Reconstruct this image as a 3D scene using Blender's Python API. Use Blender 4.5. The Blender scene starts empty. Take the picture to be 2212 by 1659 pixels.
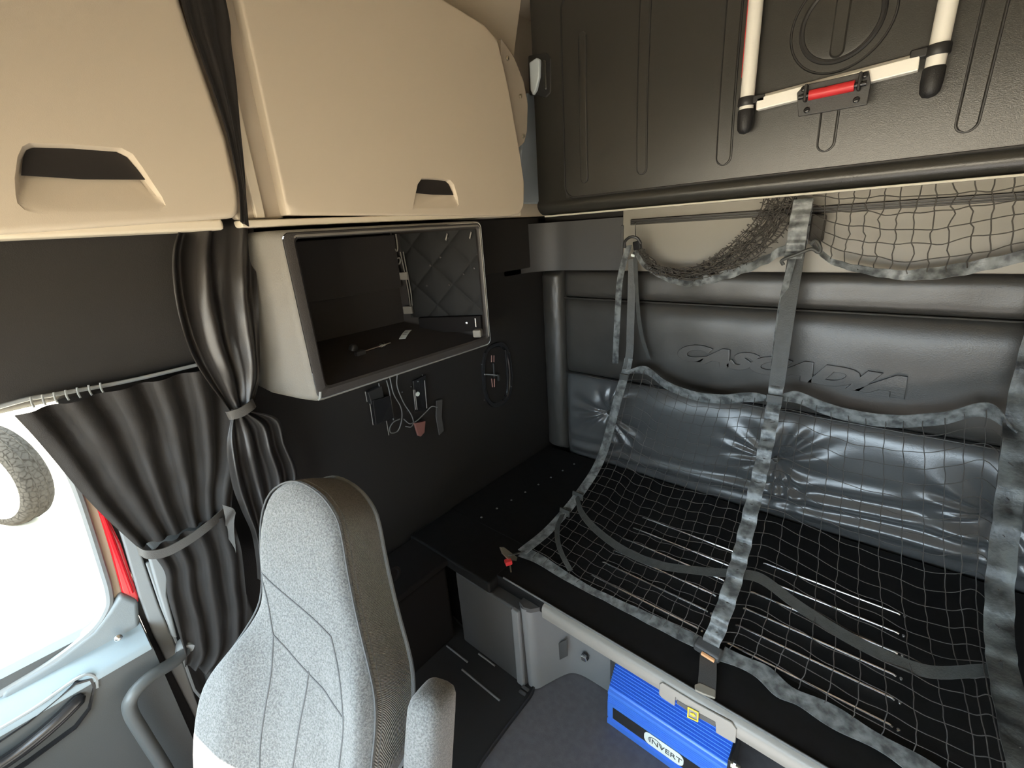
import bpy, bmesh, math, random
from mathutils import Vector as V, Matrix, noise
from mathutils.bvhtree import BVHTree
random.seed(7)
sc = bpy.context.scene
C = sc.collection
PI = math.pi

# ------------------------------------------------------------------ camera
EYE = V((0, 0, 1.72))
RIGHT = V((0.75665496, 0.65043566, -0.06638309))
DOWN = V((0.16597795, -0.28929841, -0.94273949))
FWD = V((-0.63239591, 0.70231039, -0.32685706))
FPX, CX, CY = 969.56, 1106.0, 829.5
cam_data = bpy.data.cameras.new('camera')
cam_data.sensor_width = 36.0
cam_data.lens = FPX / 2212.0 * 36.0
cam_data.clip_start = 0.02
cam = bpy.data.objects.new('camera', cam_data)
C.objects.link(cam)
m = Matrix.Identity(4)
for i in range(3):
    m[i][0] = RIGHT[i]; m[i][1] = -DOWN[i]; m[i][2] = -FWD[i]; m[i][3] = EYE[i]
cam.matrix_world = m
sc.camera = cam

# ------------------------------------------------------------------ sky, sun, exposure
world = bpy.data.worlds.new('sky'); sc.world = world
world.use_nodes = True
bg = world.node_tree.nodes['Background']
bg.inputs[0].default_value = (0.72, 0.88, 1.0, 1)
bg.inputs[1].default_value = 7.0
sun_data = bpy.data.lights.new('sun', 'SUN')
sun_data.energy = 42.0; sun_data.angle = 0.009; sun_data.color = (1.0, 0.93, 0.82)
sun = bpy.data.objects.new('sun', sun_data); C.objects.link(sun)
SUN_DIR = V((0.08, 1.0, -1.13))
sun.rotation_euler = SUN_DIR.to_track_quat('-Z', 'Y').to_euler()
sun.location = (-6, -5, 9)
vs = sc.view_settings
sc.display_settings.display_device = 'sRGB'
vs.view_transform = 'Standard'; vs.look = 'None'; vs.gamma = 1.0; vs.use_curve_mapping = False
vs.exposure = 1.25


# ------------------------------------------------------------------ helpers
def W(u, v, ax, val):
    """point of the place seen at (u, v) that lies on the plane axis = val"""
    x = (u - CX) / FPX; y = (v - CY) / FPX
    d = RIGHT * x + DOWN * y + FWD
    t = (val - EYE[ax]) / d[ax]
    return EYE + d * t

def WP(u, v, p0, n):
    x = (u - CX) / FPX; y = (v - CY) / FPX
    d = RIGHT * x + DOWN * y + FWD
    return EYE + d * ((p0 - EYE).dot(n) / d.dot(n))

def lerp(a, b, t): return a + (b - a) * t
def smooth(t): t = max(0, min(1, t)); return t * t * (3 - 2 * t)

def spl(pts, n=8, closed=False):
    pts = [V(p) for p in pts]; out = []
    k = len(pts)
    segs = k if closed else k - 1
    for i in range(segs):
        if closed:
            p0, p1, p2, p3 = pts[(i - 1) % k], pts[i], pts[(i + 1) % k], pts[(i + 2) % k]
        else:
            p1, p2 = pts[i], pts[i + 1]
            p0 = pts[i - 1] if i else p1 * 2 - p2
            p3 = pts[i + 2] if i + 2 < k else p2 * 2 - p1
        for j in range(n):
            t = j / n
            out.append(0.5 * ((2 * p1) + (p2 - p0) * t + (2 * p0 - 5 * p1 + 4 * p2 - p3) * t * t + (3 * p1 - p0 - 3 * p2 + p3) * t ** 3))
    if not closed: out.append(pts[-1].copy())
    return out

def resample(pts, n):
    L = [0]
    for a, b in zip(pts, pts[1:]): L.append(L[-1] + (b - a).length)
    out = []; j = 0
    for i in range(n):
        d = L[-1] * i / (n - 1)
        while j < len(L) - 2 and L[j + 1] < d: j += 1
        s = (d - L[j]) / max(1e-9, L[j + 1] - L[j])
        out.append(pts[j].lerp(pts[j + 1], min(1, s)))
    return out

class MB:
    def __init__(self): self.v = []; self.f = []
    def add(self, vs_, fs):
        o = len(self.v); self.v += [V(p) for p in vs_]; self.f += [tuple(i + o for i in f) for f in fs]; return self
    def box(self, lo, hi):
        (a, b, c), (d, e, g) = lo, hi
        return self.add([(a, b, c), (d, b, c), (d, e, c), (a, e, c), (a, b, g), (d, b, g), (d, e, g), (a, e, g)],
                        [(0, 3, 2, 1), (4, 5, 6, 7), (0, 1, 5, 4), (1, 2, 6, 5), (2, 3, 7, 6), (3, 0, 4, 7)])
    def obox(self, c, ax, ay, az):
        """oriented box from centre and three half vectors"""
        c, ax, ay, az = V(c), V(ax), V(ay), V(az); vs_ = []
        for k in (-1, 1):
            for i, j in ((-1, -1), (1, -1), (1, 1), (-1, 1)): vs_.append(c + ax * i + ay * j + az * k)
        return self.add(vs_, [(0, 3, 2, 1), (4, 5, 6, 7), (0, 1, 5, 4), (1, 2, 6, 5), (2, 3, 7, 6), (3, 0, 4, 7)])
    def tube(self, path, r, n=8, caps=True):
        path = [V(p) for p in path]; k = len(path)
        rr = r if isinstance(r, (list, tuple)) else [r] * k
        up = None; rings = []
        for i, p in enumerate(path):
            t = (path[min(i + 1, k - 1)] - path[max(i - 1, 0)])
            if t.length < 1e-9: t = V((0, 0, 1))
            t.normalize()
            if up is None:
                up = t.orthogonal().normalized()
            up = (up - t * up.dot(t))
            up = up.normalized() if up.length > 1e-6 else t.orthogonal().normalized()
            s = t.cross(up)
            rings.append([p + (up * math.cos(2 * PI * j / n) + s * math.sin(2 * PI * j / n)) * rr[i] for j in range(n)])
        return self.loft(rings, caps, caps)
    def loft(self, rings, cap0=True, cap1=True, closed=True):
        n = len(rings[0]); vs_ = [p for r in rings for p in r]; fs = []
        for i in range(len(rings) - 1):
            for j in range(n if closed else n - 1):
                a = i * n + j; b = i * n + (j + 1) % n
                fs.append((a, b, b + n, a + n))
        if cap0: fs.append(tuple(range(n))[::-1])
        if cap1: fs.append(tuple((len(rings) - 1) * n + j for j in range(n)))
        return self.add(vs_, fs)
    def ribbon(self, path, side, th):
        """flat webbing: side = half-width vector (or list), th = thickness"""
        path = [V(p) for p in path]; k = len(path); rings = []
        for i, p in enumerate(path):
            s = V(side[i]) if isinstance(side, list) else V(side)
            t = (path[min(i + 1, k - 1)] - path[max(i - 1, 0)]).normalized()
            nrm = s.cross(t)
            nrm = nrm.normalized() * th * 0.5 if nrm.length > 1e-9 else V((0, 0, th * .5))
            rings.append([p - s - nrm, p + s - nrm, p + s + nrm, p - s + nrm])
        return self.loft(rings)
    def grid(self, fn, nu, nv, th=None):
        """surface fn(u,v); th = offset vector for a back sheet"""
        P = [[V(fn(i / nu, j / nv)) for j in range(nv + 1)] for i in range(nu + 1)]
        vs_ = [p for r in P for p in r]; w = nv + 1
        fs = [(i * w + j, (i + 1) * w + j, (i + 1) * w + j + 1, i * w + j + 1) for i in range(nu) for j in range(nv)]
        if th is not None:
            o = len(vs_); th = V(th); vs_ += [p + th for p in vs_[:o]]
            fs += [tuple(x + o for x in f[::-1]) for f in fs[:]]
            for i in range(nu):
                a, b = i * w, (i + 1) * w; fs.append((b, a, a + o, b + o))
                a, b = i * w + nv, (i + 1) * w + nv; fs.append((a, b, b + o, a + o))
            for j in range(nv):
                a, b = j, j + 1; fs.append((a, b, b + o, a + o))
                a, b = nu * w + j, nu * w + j + 1; fs.append((b, a, a + o, b + o))
        return self.add(vs_, fs)
    def prism(self, poly, off):
        poly = [V(p) for p in poly]; off = V(off)
        return self.loft([poly, [p + off for p in poly]])
    def lathe(self, c, axis, prof, n=24, caps=True):
        """prof = [(radius, height along axis)]"""
        c, axis = V(c), V(axis).normalized(); a = axis.orthogonal().normalized(); b = axis.cross(a)
        rings = [[c + axis * h + (a * math.cos(2 * PI * j / n) + b * math.sin(2 * PI * j / n)) * r for j in range(n)] for r, h in prof]
        return self.loft(rings, caps, caps)
    def stadium(self, c, up, right, half_len, r, nrm, h, bev=0.004, n=10):
        """raised or sunk pad with rounded ends"""
        c, up, right, nrm = V(c), V(up), V(right), V(nrm)
        def ring(rad, d):
            o = []
            for k in range(n + 1):
                a = PI * k / n; o.append(c + up * half_len + right * math.cos(a) * rad + up * math.sin(a) * rad + nrm * d)
            for k in range(n + 1):
                a = PI + PI * k / n; o.append(c - up * half_len + right * math.cos(a) * rad + up * math.sin(a) * rad + nrm * d)
            return o
        return self.loft([ring(r, 0), ring(r, h - bev * (1 if h > 0 else -1)), ring(r - bev, h)], False, True)

WORLD = {}
def obj(name, mb, material, parent=None, smooth_ang=40, bevel=0, seg=2, subsurf=0, fix=True):
    lo = V([min(p[i] for p in mb.v) for i in range(3)]); hi = V([max(p[i] for p in mb.v) for i in range(3)])
    org = (lo + hi) / 2
    if parent is None: org.z = lo.z
    me = bpy.data.meshes.new(name)
    me.from_pydata([tuple(p - org) for p in mb.v], [], mb.f)
    if fix:
        bm = bmesh.new(); bm.from_mesh(me)
        bmesh.ops.recalc_face_normals(bm, faces=bm.faces[:])
        bm.to_mesh(me); bm.free()
    me.materials.append(material)
    me.shade_smooth()
    me.set_sharp_from_angle(angle=math.radians(smooth_ang))
    o = bpy.data.objects.new(name, me); C.objects.link(o)
    if parent is not None:
        o.parent = parent; o.location = org - WORLD[parent.name]
    else:
        o.location = org
    WORLD[o.name] = org
    if bevel:
        b = o.modifiers.new('bevel', 'BEVEL'); b.width = bevel; b.segments = seg; b.limit_method = 'ANGLE'; b.angle_limit = math.radians(35); b.harden_normals = True
    if subsurf:
        s = o.modifiers.new('sub', 'SUBSURF'); s.levels = s.render_levels = subsurf
    return o

def thing(name, label, cat, loc, group=None):
    o = bpy.data.objects.new(name, None); C.objects.link(o); o.empty_display_size = 0.05
    o.location = loc; WORLD[o.name] = V(loc)
    return tag(o, label, cat, group)
def tag(o, label, cat, group=None):
    o['label'] = label; o['category'] = cat
    if group: o['group'] = group
    return o
def struct(o, label=None, cat=None):
    o['kind'] = 'structure'
    if label: o['label'] = label
    if cat: o['category'] = cat
    return o

def text_mb(body, size, origin, xdir, ydir, extrude=0.001, shear=0.0, offset=0.0, xscale=1.0, align='CENTER', bevel=0.0):
    cu = bpy.data.curves.new('t', 'FONT'); cu.body = body; cu.size = size; cu.extrude = extrude; cu.shear = shear
    cu.offset = offset; cu.align_x = align; cu.align_y = 'CENTER'; cu.resolution_u = 4
    cu.bevel_depth = bevel; cu.bevel_resolution = 1
    o = bpy.data.objects.new('t', cu); C.objects.link(o)
    dg = bpy.context.evaluated_depsgraph_get()
    me = bpy.data.meshes.new_from_object(o.evaluated_get(dg))
    xd, yd = V(xdir).normalized(), V(ydir).normalized(); zd = xd.cross(yd)
    mb = MB()
    mb.add([V(origin) + xd * (p.co.x * xscale) + yd * p.co.y + zd * p.co.z for p in me.vertices], [tuple(p.vertices) for p in me.polygons])
    bpy.data.objects.remove(o); bpy.data.curves.remove(cu); bpy.data.meshes.remove(me)
    return mb

def ray_poly(c, ang, poly):
    d = (math.cos(ang), math.sin(ang)); best = None
    for i in range(len(poly)):
        a, b = poly[i], poly[(i + 1) % len(poly)]
        ex, ey = b[0] - a[0], b[1] - a[1]
        den = d[0] * ey - d[1] * ex
        if abs(den) < 1e-12: continue
        t = ((a[0] - c[0]) * ey - (a[1] - c[1]) * ex) / den
        s = ((a[0] - c[0]) * d[1] - (a[1] - c[1]) * d[0]) / den
        if t > 0 and -1e-9 <= s <= 1 + 1e-9 and (best is None or t > best): best = t
    return (c[0] + d[0] * best, c[1] + d[1] * best)

def round_poly(poly, r, n=5):
    out = []; k = len(poly)
    for i in range(k):
        p0, p1, p2 = V(poly[i - 1]), V(poly[i]), V(poly[(i + 1) % k])
        a, b = (p0 - p1), (p2 - p1)
        rr = min(r, a.length * .45, b.length * .45)
        a = p1 + a.normalized() * rr; b = p1 + b.normalized() * rr
        for j in range(n + 1):
            t = j / n
            out.append(tuple(a.lerp(p1, t).lerp(p1.lerp(b, t), t)))
    return out

def angles_for(c, polys, n):
    A = [2 * PI * i / n - PI for i in range(n)]
    for poly in polys:
        for p in poly:
            a = math.atan2(p[1] - c[1], p[0] - c[0]); A.append(a)
    A = sorted(A); out = [A[0]]
    for a in A[1:]:
        if a - out[-1] > 2e-4: out.append(a)
    return out

# ------------------------------------------------------------------ materials
def mat(name, col, rough=.5, metal=0, bump=0, bscale=300, var=0, vscale=6, spec=.5, sheen=0, col2=None, kind='noise', stretch=None, coat=0, edge=.15):
    m_ = bpy.data.materials.new(name); m_.use_nodes = True
    nt = m_.node_tree; N = nt.nodes; L = nt.links; b = N['Principled BSDF']
    b.inputs['Base Color'].default_value = (*col, 1); b.inputs['Roughness'].default_value = rough
    b.inputs['Metallic'].default_value = metal; b.inputs['Specular IOR Level'].default_value = spec
    if sheen: b.inputs['Sheen Weight'].default_value = sheen
    if coat: b.inputs['Coat Weight'].default_value = coat; b.inputs['Coat Roughness'].default_value = .2
    tc = N.new('ShaderNodeTexCoord'); src = tc.outputs['Object']
    if stretch:
        mp = N.new('ShaderNodeMapping'); mp.inputs['Scale'].default_value = stretch
        L.new(src, mp.inputs[0]); src = mp.outputs[0]
    if var or col2:
        n = N.new('ShaderNodeTexNoise'); n.inputs['Scale'].default_value = vscale; n.inputs['Detail'].default_value = 4
        L.new(src, n.inputs['Vector'])
        r = N.new('ShaderNodeValToRGB')
        c2 = col2 or tuple(c * (1 - var) for c in col)
        r.color_ramp.elements[0].position = .5 - edge; r.color_ramp.elements[1].position = .5 + edge
        r.color_ramp.elements[0].color = (*c2, 1); r.color_ramp.elements[1].color = (*col, 1)
        L.new(n.outputs['Fac'], r.inputs[0]); L.new(r.outputs[0], b.inputs['Base Color'])
    if bump:
        if kind == 'voronoi':
            n2 = N.new('ShaderNodeTexVoronoi'); n2.inputs['Scale'].default_value = bscale; o_ = n2.outputs['Distance']
        elif kind == 'wave':
            n2 = N.new('ShaderNodeTexWave'); n2.inputs['Scale'].default_value = bscale; n2.inputs['Distortion'].default_value = .4; o_ = n2.outputs['Fac']
        else:
            n2 = N.new('ShaderNodeTexNoise'); n2.inputs['Scale'].default_value = bscale; n2.inputs['Detail'].default_value = 3; o_ = n2.outputs['Fac']
        L.new(src, n2.inputs['Vector'])
        bp = N.new('ShaderNodeBump'); bp.inputs['Strength'].default_value = bump; bp.inputs['Distance'].default_value = .002
        L.new(o_, bp.inputs['Height']); L.new(bp.outputs[0], b.inputs['Normal'])
    return m_

M = {}
M['beige'] = mat('beige_plastic', (.60, .515, .40), .55, bump=.12, bscale=700, spec=.35)
M['beige_dark'] = mat('beige_frame', (.45, .39, .31), .6, bump=.12, bscale=700, spec=.3)
M['cream'] = mat('cream_plastic', (.70, .62, .49), .5, bump=.08, bscale=700)
M['void'] = mat('handle_void', (.018, .015, .014), .6)
M['charcoal'] = mat('charcoal_panel', (.018, .0165, .0155), .6, bump=.25, bscale=420, spec=.3)
M['charcoal2'] = mat('charcoal_header', (.024, .0215, .0195), .65, bump=.2, bscale=420, spec=.3)
M['grey_shell'] = mat('grey_grained_plastic', (.19, .178, .155), .5, bump=.5, bscale=330, spec=.4)  # paler than the rim: window light on the cubby's side put into the colour
M['lining'] = mat('dark_lining', (.030, .026, .024), .7, bump=.2, bscale=300, spec=.3)
M['quilt'] = mat('quilted_black_foil', (.007, .0072, .007), .65, spec=.25, bump=.2, bscale=60)
M['black'] = mat('black_plastic', (.02, .02, .02), .45)
M['black_gloss'] = mat('gloss_black', (.015, .015, .016), .18)
M['rubber'] = mat('black_rubber', (.016, .016, .017), .5, bump=.3, bscale=500)
M['deck'] = mat('black_bunk_board', (.006, .006, .0065), .65, spec=.3, bump=.15, bscale=300, var=.4, vscale=30)
M['vinyl'] = mat('black_vinyl', (.046, .0435, .039), .37, spec=.6, bump=.25, bscale=260, var=.15, vscale=10)
M['vinyl_low'] = mat('soft_black_vinyl', (.072, .0745, .076), .28, spec=.8, bump=.2, bscale=260)
M['niche'] = mat('grey_taupe_plastic', (.245, .225, .188), .45, bump=.15, bscale=500)
M['bunk'] = mat('dark_olive_grey_plastic', (.027, .0265, .023), .33, bump=.25, bscale=380, spec=.7)
M['bunk_lip'] = mat('bunk_lip_plastic', (.085, .082, .072), .36, bump=.2, bscale=380)
M['alu'] = mat('brushed_aluminium', (.90, .88, .81), .35, metal=.15, bump=.05, bscale=300)
M['chrome'] = mat('bright_metal', (.8, .8, .8), .2, metal=1)
M['red'] = mat('red_plastic', (.62, .03, .035), .4)
M['red_paint'] = mat('red_body_paint', (.70, .012, .02), .25, coat=.6)
M['webbing'] = mat('grey_green_webbing', (.185, .20, .20), .40, bump=.7, bscale=120, stretch=(1, 1, 1), col2=(.04, .045, .046), vscale=34, edge=.13, sheen=.4)
M['webbing_plain'] = mat('plain_grey_webbing', (.05, .053, .05), .55, bump=.5, bscale=240, var=.25, vscale=40)
M['cord'] = mat('net_cord', (.062, .057, .052), .7, bump=.5, bscale=900)
M['cord_dark'] = mat('dark_net_cord', (.055, .05, .042), .7, bump=.5, bscale=900)
M['fabric'] = mat('grey_speckled_seat_fabric', (.20, .198, .19), .9, bump=.55, bscale=420, col2=(.105, .105, .102), vscale=260, sheen=.3, spec=.1)
M['fabric_side'] = mat('ribbed_grey_seat_fabric', (.30, .285, .265), .9, bump=.9, bscale=220, kind='wave', var=.3, vscale=300, spec=.1)
M['seam'] = mat('seat_seam', (.10, .10, .10), .9)
M['piping'] = mat('seat_piping', (.16, .165, .165), .7, bump=.8, bscale=400)
M['curtain'] = mat('dark_curtain_cloth', (.022, .019, .0168), .62, bump=.25, bscale=700, spec=.3, sheen=.1)
M['curtain_gloss'] = mat('dark_satin_curtain', (.026, .023, .021), .38, bump=.2, bscale=500, spec=.5)
M['tie'] = mat('grey_curtain_band', (.085, .078, .070), .8, bump=.4, bscale=500)
M['door_grey'] = mat('door_grey_plastic', (.23, .255, .26), .42, bump=.12, bscale=500)
M['door_dark'] = mat('door_dark_grey', (.075, .078, .076), .5, bump=.2, bscale=500)
M['light_grey'] = mat('light_grey_plastic', (.28, .29, .285), .5, bump=.1, bscale=500)
M['tan_seal'] = mat('tan_window_seal', (.42, .33, .23), .5, bump=.1, bscale=500)
M['alcove'] = mat('mid_grey_moulding', (.19, .195, .20), .42, bump=.25, bscale=420)
M['base_panel'] = mat('dark_grey_panel', (.06, .06, .06), .5, bump=.3, bscale=420)
M['trim'] = mat('taupe_edge_trim', (.25, .24, .22), .45, bump=.2, bscale=420)
M['floor'] = mat('grey_vinyl_floor', (.105, .102, .112), .5, bump=.4, bscale=300, var=.2, vscale=40)
M['blue'] = mat('blue_anodised_metal', (.06, .21, .80), .32, metal=.15, coat=.2)
M['white'] = mat('white_label', (.75, .82, .78), .5)
M['ink'] = mat('dark_ink', (.03, .04, .045), .6)
M['yellow'] = mat('yellow_print', (.85, .6, .03), .5)
M['orange'] = mat('orange_tag', (.85, .45, .22), .6)
M['brass'] = mat('brass', (.55, .5, .38), .3, metal=.9)
M['tyre'] = mat('tyre_rubber', (.02, .0195, .018), 1.0, spec=.05)
_nt = M['tyre'].node_tree; _v = _nt.nodes.new('ShaderNodeTexVoronoi'); _v.feature = 'DISTANCE_TO_EDGE'; _v.inputs['Scale'].default_value = 17
_r = _nt.nodes.new('ShaderNodeValToRGB'); _r.color_ramp.elements[0].position = .03; _r.color_ramp.elements[1].position = .10
_r.color_ramp.elements[0].color = (.001, .001, .001, 1); _r.color_ramp.elements[1].color = (.012, .0115, .0105, 1)
_t = _nt.nodes.new('ShaderNodeTexCoord')
_nt.links.new(_t.outputs['Object'], _v.inputs['Vector']); _nt.links.new(_v.outputs['Distance'], _r.inputs[0]); _nt.links.new(_r.outputs[0], _nt.nodes['Principled BSDF'].inputs['Base Color'])
M['light_line'] = mat('pale_edge_strip', (.5, .48, .41), .4)
M['ground'] = mat('pale_concrete_ground', (.52, .44, .33), .9, var=.15, vscale=1.5)
M['rim'] = mat('shaded_rim_plastic', (.040, .036, .034), .55, bump=.4, bscale=330, spec=.4)  # cubby plastic darkened, shade on its front put into the colour
M['webbing_dark'] = mat('dark_mottled_webbing', (.10, .112, .112), .45, bump=.7, bscale=120, col2=(.014, .016, .017), vscale=16, edge=.12)  # darker, mottled webbing for the outer strap
M['ledge'] = mat('skylit_ledge_plastic', (.27, .325, .345), .4, bump=.1, bscale=500)  # door plastic made paler and bluer, sky light put into the colour
M['handle_grey'] = mat('mid_grey_handle', (.10, .106, .104), .42)
M['track'] = mat('dark_track_metal', (.12, .115, .10), .35, metal=.6)
M['matt_black'] = mat('matt_black_plastic', (.010, .009, .009), .9, spec=.15)
M['pale'] = mat('daylit_pale_plastic', (.55, .62, .66), .4)  # daylight on the bunk latch and beside it put into the colour
M['copper'] = mat('copper_pink', (.22, .10, .085), .4)

# ================================================================== SETTING
XL, XR, YB, YF, ZC = -1.53, 0.82, 2.06, -1.40, 2.62

struct(obj('floor', MB().box((XL - .1, YF, -.05), (XR, YB + .1, 0)), M['floor']))
struct(obj('ceiling', MB().box((XL - .3, YF, ZC), (XR, YB + .1, ZC + .05)), M['beige']))
struct(obj('wall_right', MB().box((XR, YF, 0), (XR + .06, YB + .1, ZC)), M['beige_dark']))
# front: dash below the windscreen, header above it
struct(obj('wall_front', MB().box((XL - .1, YF - .06, 0), (XR, YF, .9)).box((XL - .1, -.80, 1.60), (XR, -.75, ZC)), M['beige_dark']))
struct(obj('trim_15', MB().prism([V((-1.52, -1.40, .85)), V((-1.27, -1.40, .85)), V((-1.27, -.78, 1.62)), V((-1.52, -.78, 1.62))], (0, .09, -.02)), M['beige_dark']), 'unseen front pillar added to keep sun off the grab handle', 'pillar')  # unseen pillar, added to block the sun from the grab handle
struct(obj('trim_13', MB().box((-1.49, YF, .45), (XR, -1.0, .86)), M['charcoal'], bevel=.03), 'dark dashboard below the windscreen', 'dashboard')
# left wall of the sleeper, with the hole that takes the cubby
wl = MB()
wl.box((XL - .05, .44, 0), (XL, YB + .1, 1.29)).box((XL - .05, 1.32, 1.29), (XL, YB + .1, 1.76)).box((XL - .05, .44, 1.29), (XL, .60, 1.76))
wl.box((XL - .05, .44, 1.745), (XL, YB + .1, 1.77))
wall_left = struct(obj('wall_left', wl, M['charcoal']))
struct(obj('trim_1', MB().box((XL - .05, .44, 1.77), (XL, YB + .1, ZC)), M['beige']))
cv = [(-1.525, 1.80), (-1.52, 2.05), (-1.50, 2.25), (-1.46, 2.42), (-1.42, 2.55), (-1.40, 2.62)]
struct(obj('trim_14', MB().loft([[V((p.x, y, p.z)) for p in spl([(a, 0, b) for a, b in cv], 5)] for y in (1.20, 1.78)], False, False, closed=False), M['beige'], smooth_ang=60), 'curved beige roof lining beside the upper bunk', 'roof lining')
# slightly proud dark band on the sleeper side wall above the bunk panel
struct(obj('trim_2', MB().box((XL, 1.33, 1.52), (XL + .012, 1.98, 1.765)), M['charcoal2'], bevel=.004))
# cab side: header, pillar, front pillar
struct(obj('trim_3', MB().loft([[V((x, y, z)) for x, z in ((-1.56, 1.80), (-1.46, 1.80), (-1.455, 1.46), (-1.465, 1.425), (-1.49, 1.405), (-1.56, 1.405))] for y in (-1.4, .46)]), M['charcoal2'], smooth_ang=50))
struct(obj('wall_cab', MB().box((-1.56, .07, 0), (-1.49, .46, 1.42)).box((-1.56, YF, 0), (-1.50, -.95, 1.42)).box((-1.56, YF, 1.80), (-1.505, .46, ZC)).box((-1.53, .016, 0), (-1.485, .10, .82)).box((-1.53, .035, .8), (-1.488, .10, 1.42)), M['charcoal']))

# ---- back wall: upholstered pads
wb = struct(obj('wall_back', MB().box((XL - .1, 2.055, 0), (XR + .06, 2.11, ZC)), M['charcoal']))
def nz(x, y, z, s=1.0): return noise.noise(V((x * s, y * s, z * s)))
def pad(name, x0, x1, z0, z1, bulge, material, extra=None, nu=80, nv=24, ex=.5):
    def f(u, v):
        x = lerp(x0, x1, u); z = lerp(z0, z1, v)
        e = (max(0, 1 - (2 * v - 1) ** 4)) ** ex * min(1, min(u, 1 - u) / .02 + .15) ** .5
        y = 2.045 - bulge * e
        if extra: y -= extra(x, z, u, v) * min(1, 6 * min(v, 1 - v, 4 * u, 4 - 4 * u))
        return (x, y, z)
    return obj(name, MB().grid(f, nu, nv), material, wb, smooth_ang=60)
pad('upper_roll', -1.395, XR, 1.352, 1.492, .045, M['vinyl'], lambda x, z, u, v: .004 * nz(x, 0, z, 7), 120, 24)
pad('middle_pad', -1.395, XR, .930, 1.348, .045, M['vinyl'], lambda x, z, u, v: .006 * nz(x, 1, z, 5), 120, 40)
BT = [(-1.12, .74), (-.31, .70), (.36, .68)]
def low(x, z, u, v):
    s = .010 * nz(x, 3, z, 4)
    for bx, bz in BT:
        dx, dz = x - bx, z - bz; d = math.hypot(dx, dz); a = math.atan2(dz, dx)
        s -= .045 * math.exp(-(d / .05) ** 2)
        s += .008 * math.sin(a * 11 + 2.2 * math.sin(a * 3 + bx * 9)) * math.exp(-((d - .12) / .11) ** 2)
    # long creases sweeping along the foot of the pad
    w_ = z - .52 - .05 * math.sin(x * 2.2 + 1.0)
    s += .021 * math.sin(w_ * 75 + 2.0 * nz(x, 0, 5, 1.6)) * math.exp(-(w_ / .10) ** 2) * (.55 + .45 * nz(x, 8, 2, 2.3))
    return s
pad('lower_pad', -1.395, XR, .40, .926, .055, M['vinyl_low'], low, 260, 90)
for bx, bz in BT:
    obj('button', MB().lathe((bx, 2.018, bz), (0, -1, 0), [(.001, .012), (.010, .010), (.014, .004), (.014, -.01)], 16), M['vinyl'], wb)
def bol(u, v):
    a = PI * u; z = lerp(.44, 1.492, v)
    k = min(1, min(v, 1 - v) / .03 + .2) ** .5
    return (-1.465 - .068 * math.cos(a), 2.05 - (.075 * k + .004 * nz(0, u * 3, z, 14)) * math.sin(a) ** .6, z)
obj('side_bolster', MB().grid(bol, 16, 120), M['vinyl'], wb, smooth_ang=70)
for z in (1.350, .928):
    obj('piping', MB().tube([(-1.39, 2.012, z), (XR, 2.012, z)], .0035, 8), M['vinyl'], wb)
# embossed lettering on the middle pad
a_ = W(1468, 775, 1, 2.0); b_ = W(1947, 815, 1, 2.0)
tm = text_mb('CASCADIA', .098, (-.362, 1.9945, 1.117), (1, 0, -.045), (0.045, 0, 1), extrude=.004, shear=.38, offset=.006, xscale=1.70, bevel=.0015)
obj('lettering', tm, M['vinyl'], wb, smooth_ang=30)

# ---- plastic niche between pads and upper bunk
nb = MB()
prof = [(-1.53, 1.70)] + [(-1.53 + .0, 1.80)] + [(-1.53 + .16 * (1 - math.cos(a)), 1.83 + .17 * math.sin(a)) for a in [PI / 2 * k / 10 for k in range(11)]] + [(-1.08, 2.012), (-1.045, 2.012)]
nb.loft([[V((x, y, z)) for x, y in prof] for z in (1.495, 1.735)], False, False, closed=False)
struct(obj('trim_4', nb, M['base_panel'], smooth_ang=60))
nb = MB().box((-1.045, 2.0, 1.493), (XR, 2.05, 1.79))
trim5 = struct(obj('trim_5', nb, M['niche'], bevel=.004))
obj('seam_edge', MB().box((-1.052, 1.994, 1.495), (-1.040, 2.004, 1.70)), M['base_panel'], trim5, bevel=.003)
# track for the net hooks
tr = thing('net_track', 'slim metal track under the upper bunk on the back wall', 'rail', (-.1, 1.99, 1.70))
obj('channel', MB().box((-1.0, 1.985, 1.698), (XR, 2.002, 1.722)), M['black'], tr, bevel=.002)
for z in (1.702, 1.710, 1.719):
    obj('strip', MB().tube([(-.995, 1.984, z), (XR, 1.984, z)], .0018, 6), M['track'], tr)

# ---- passenger door and window
door = struct(obj('door_1', MB().loft([[V((x, y, z)) for x, z in ((-1.60, .0), (-1.425, .0), (-1.412, .60), (-1.402, .700), (-1.404, .714), (-1.412, .722), (-1.468, .745), (-1.474, .752), (-1.478, .79), (-1.60, .80))] for y in (-1.0, -.02, .015)], True, True), M['door_dark'], smooth_ang=55))  # same plastic as the ledge, its shade put into a darker colour
obj('ledge', MB().loft([[V((x, y, z)) for x, z in ((-1.415, .700), (-1.399, .703), (-1.399, .716), (-1.406, .7255), (-1.470, .751), (-1.470, .735))] for y in (-1.0, .012)]), M['ledge'], door, smooth_ang=40)
# rear upper corner of the door, swept up to the window frame
cr = [(262, 1282), (300, 1300), (304, 1372), (250, 1392), (150, 1452), (0, 1552), (0, 1500), (120, 1428), (200, 1366), (232, 1325)]
obj('window_sill', MB().prism([W(u, v, 0, -1.462) for u, v in cr], (-.05, 0, 0)), M['door_grey'], door, bevel=.012, seg=3)
sl = [W(0, 1500, 0, -1.475), W(110, 1432, 0, -1.475), W(195, 1366, 0, -1.475), W(228, 1322, 0, -1.475), W(235, 1285, 0, -1.475), W(216, 1215, 0, -1.475), W(165, 1060, 0, -1.475), W(118, 960, 0, -1.475), W(80, 890, 0, -1.475)]
obj('window_seal', MB().tube(spl(sl, 6), .010, 8), M['light_grey'], door)
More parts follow.
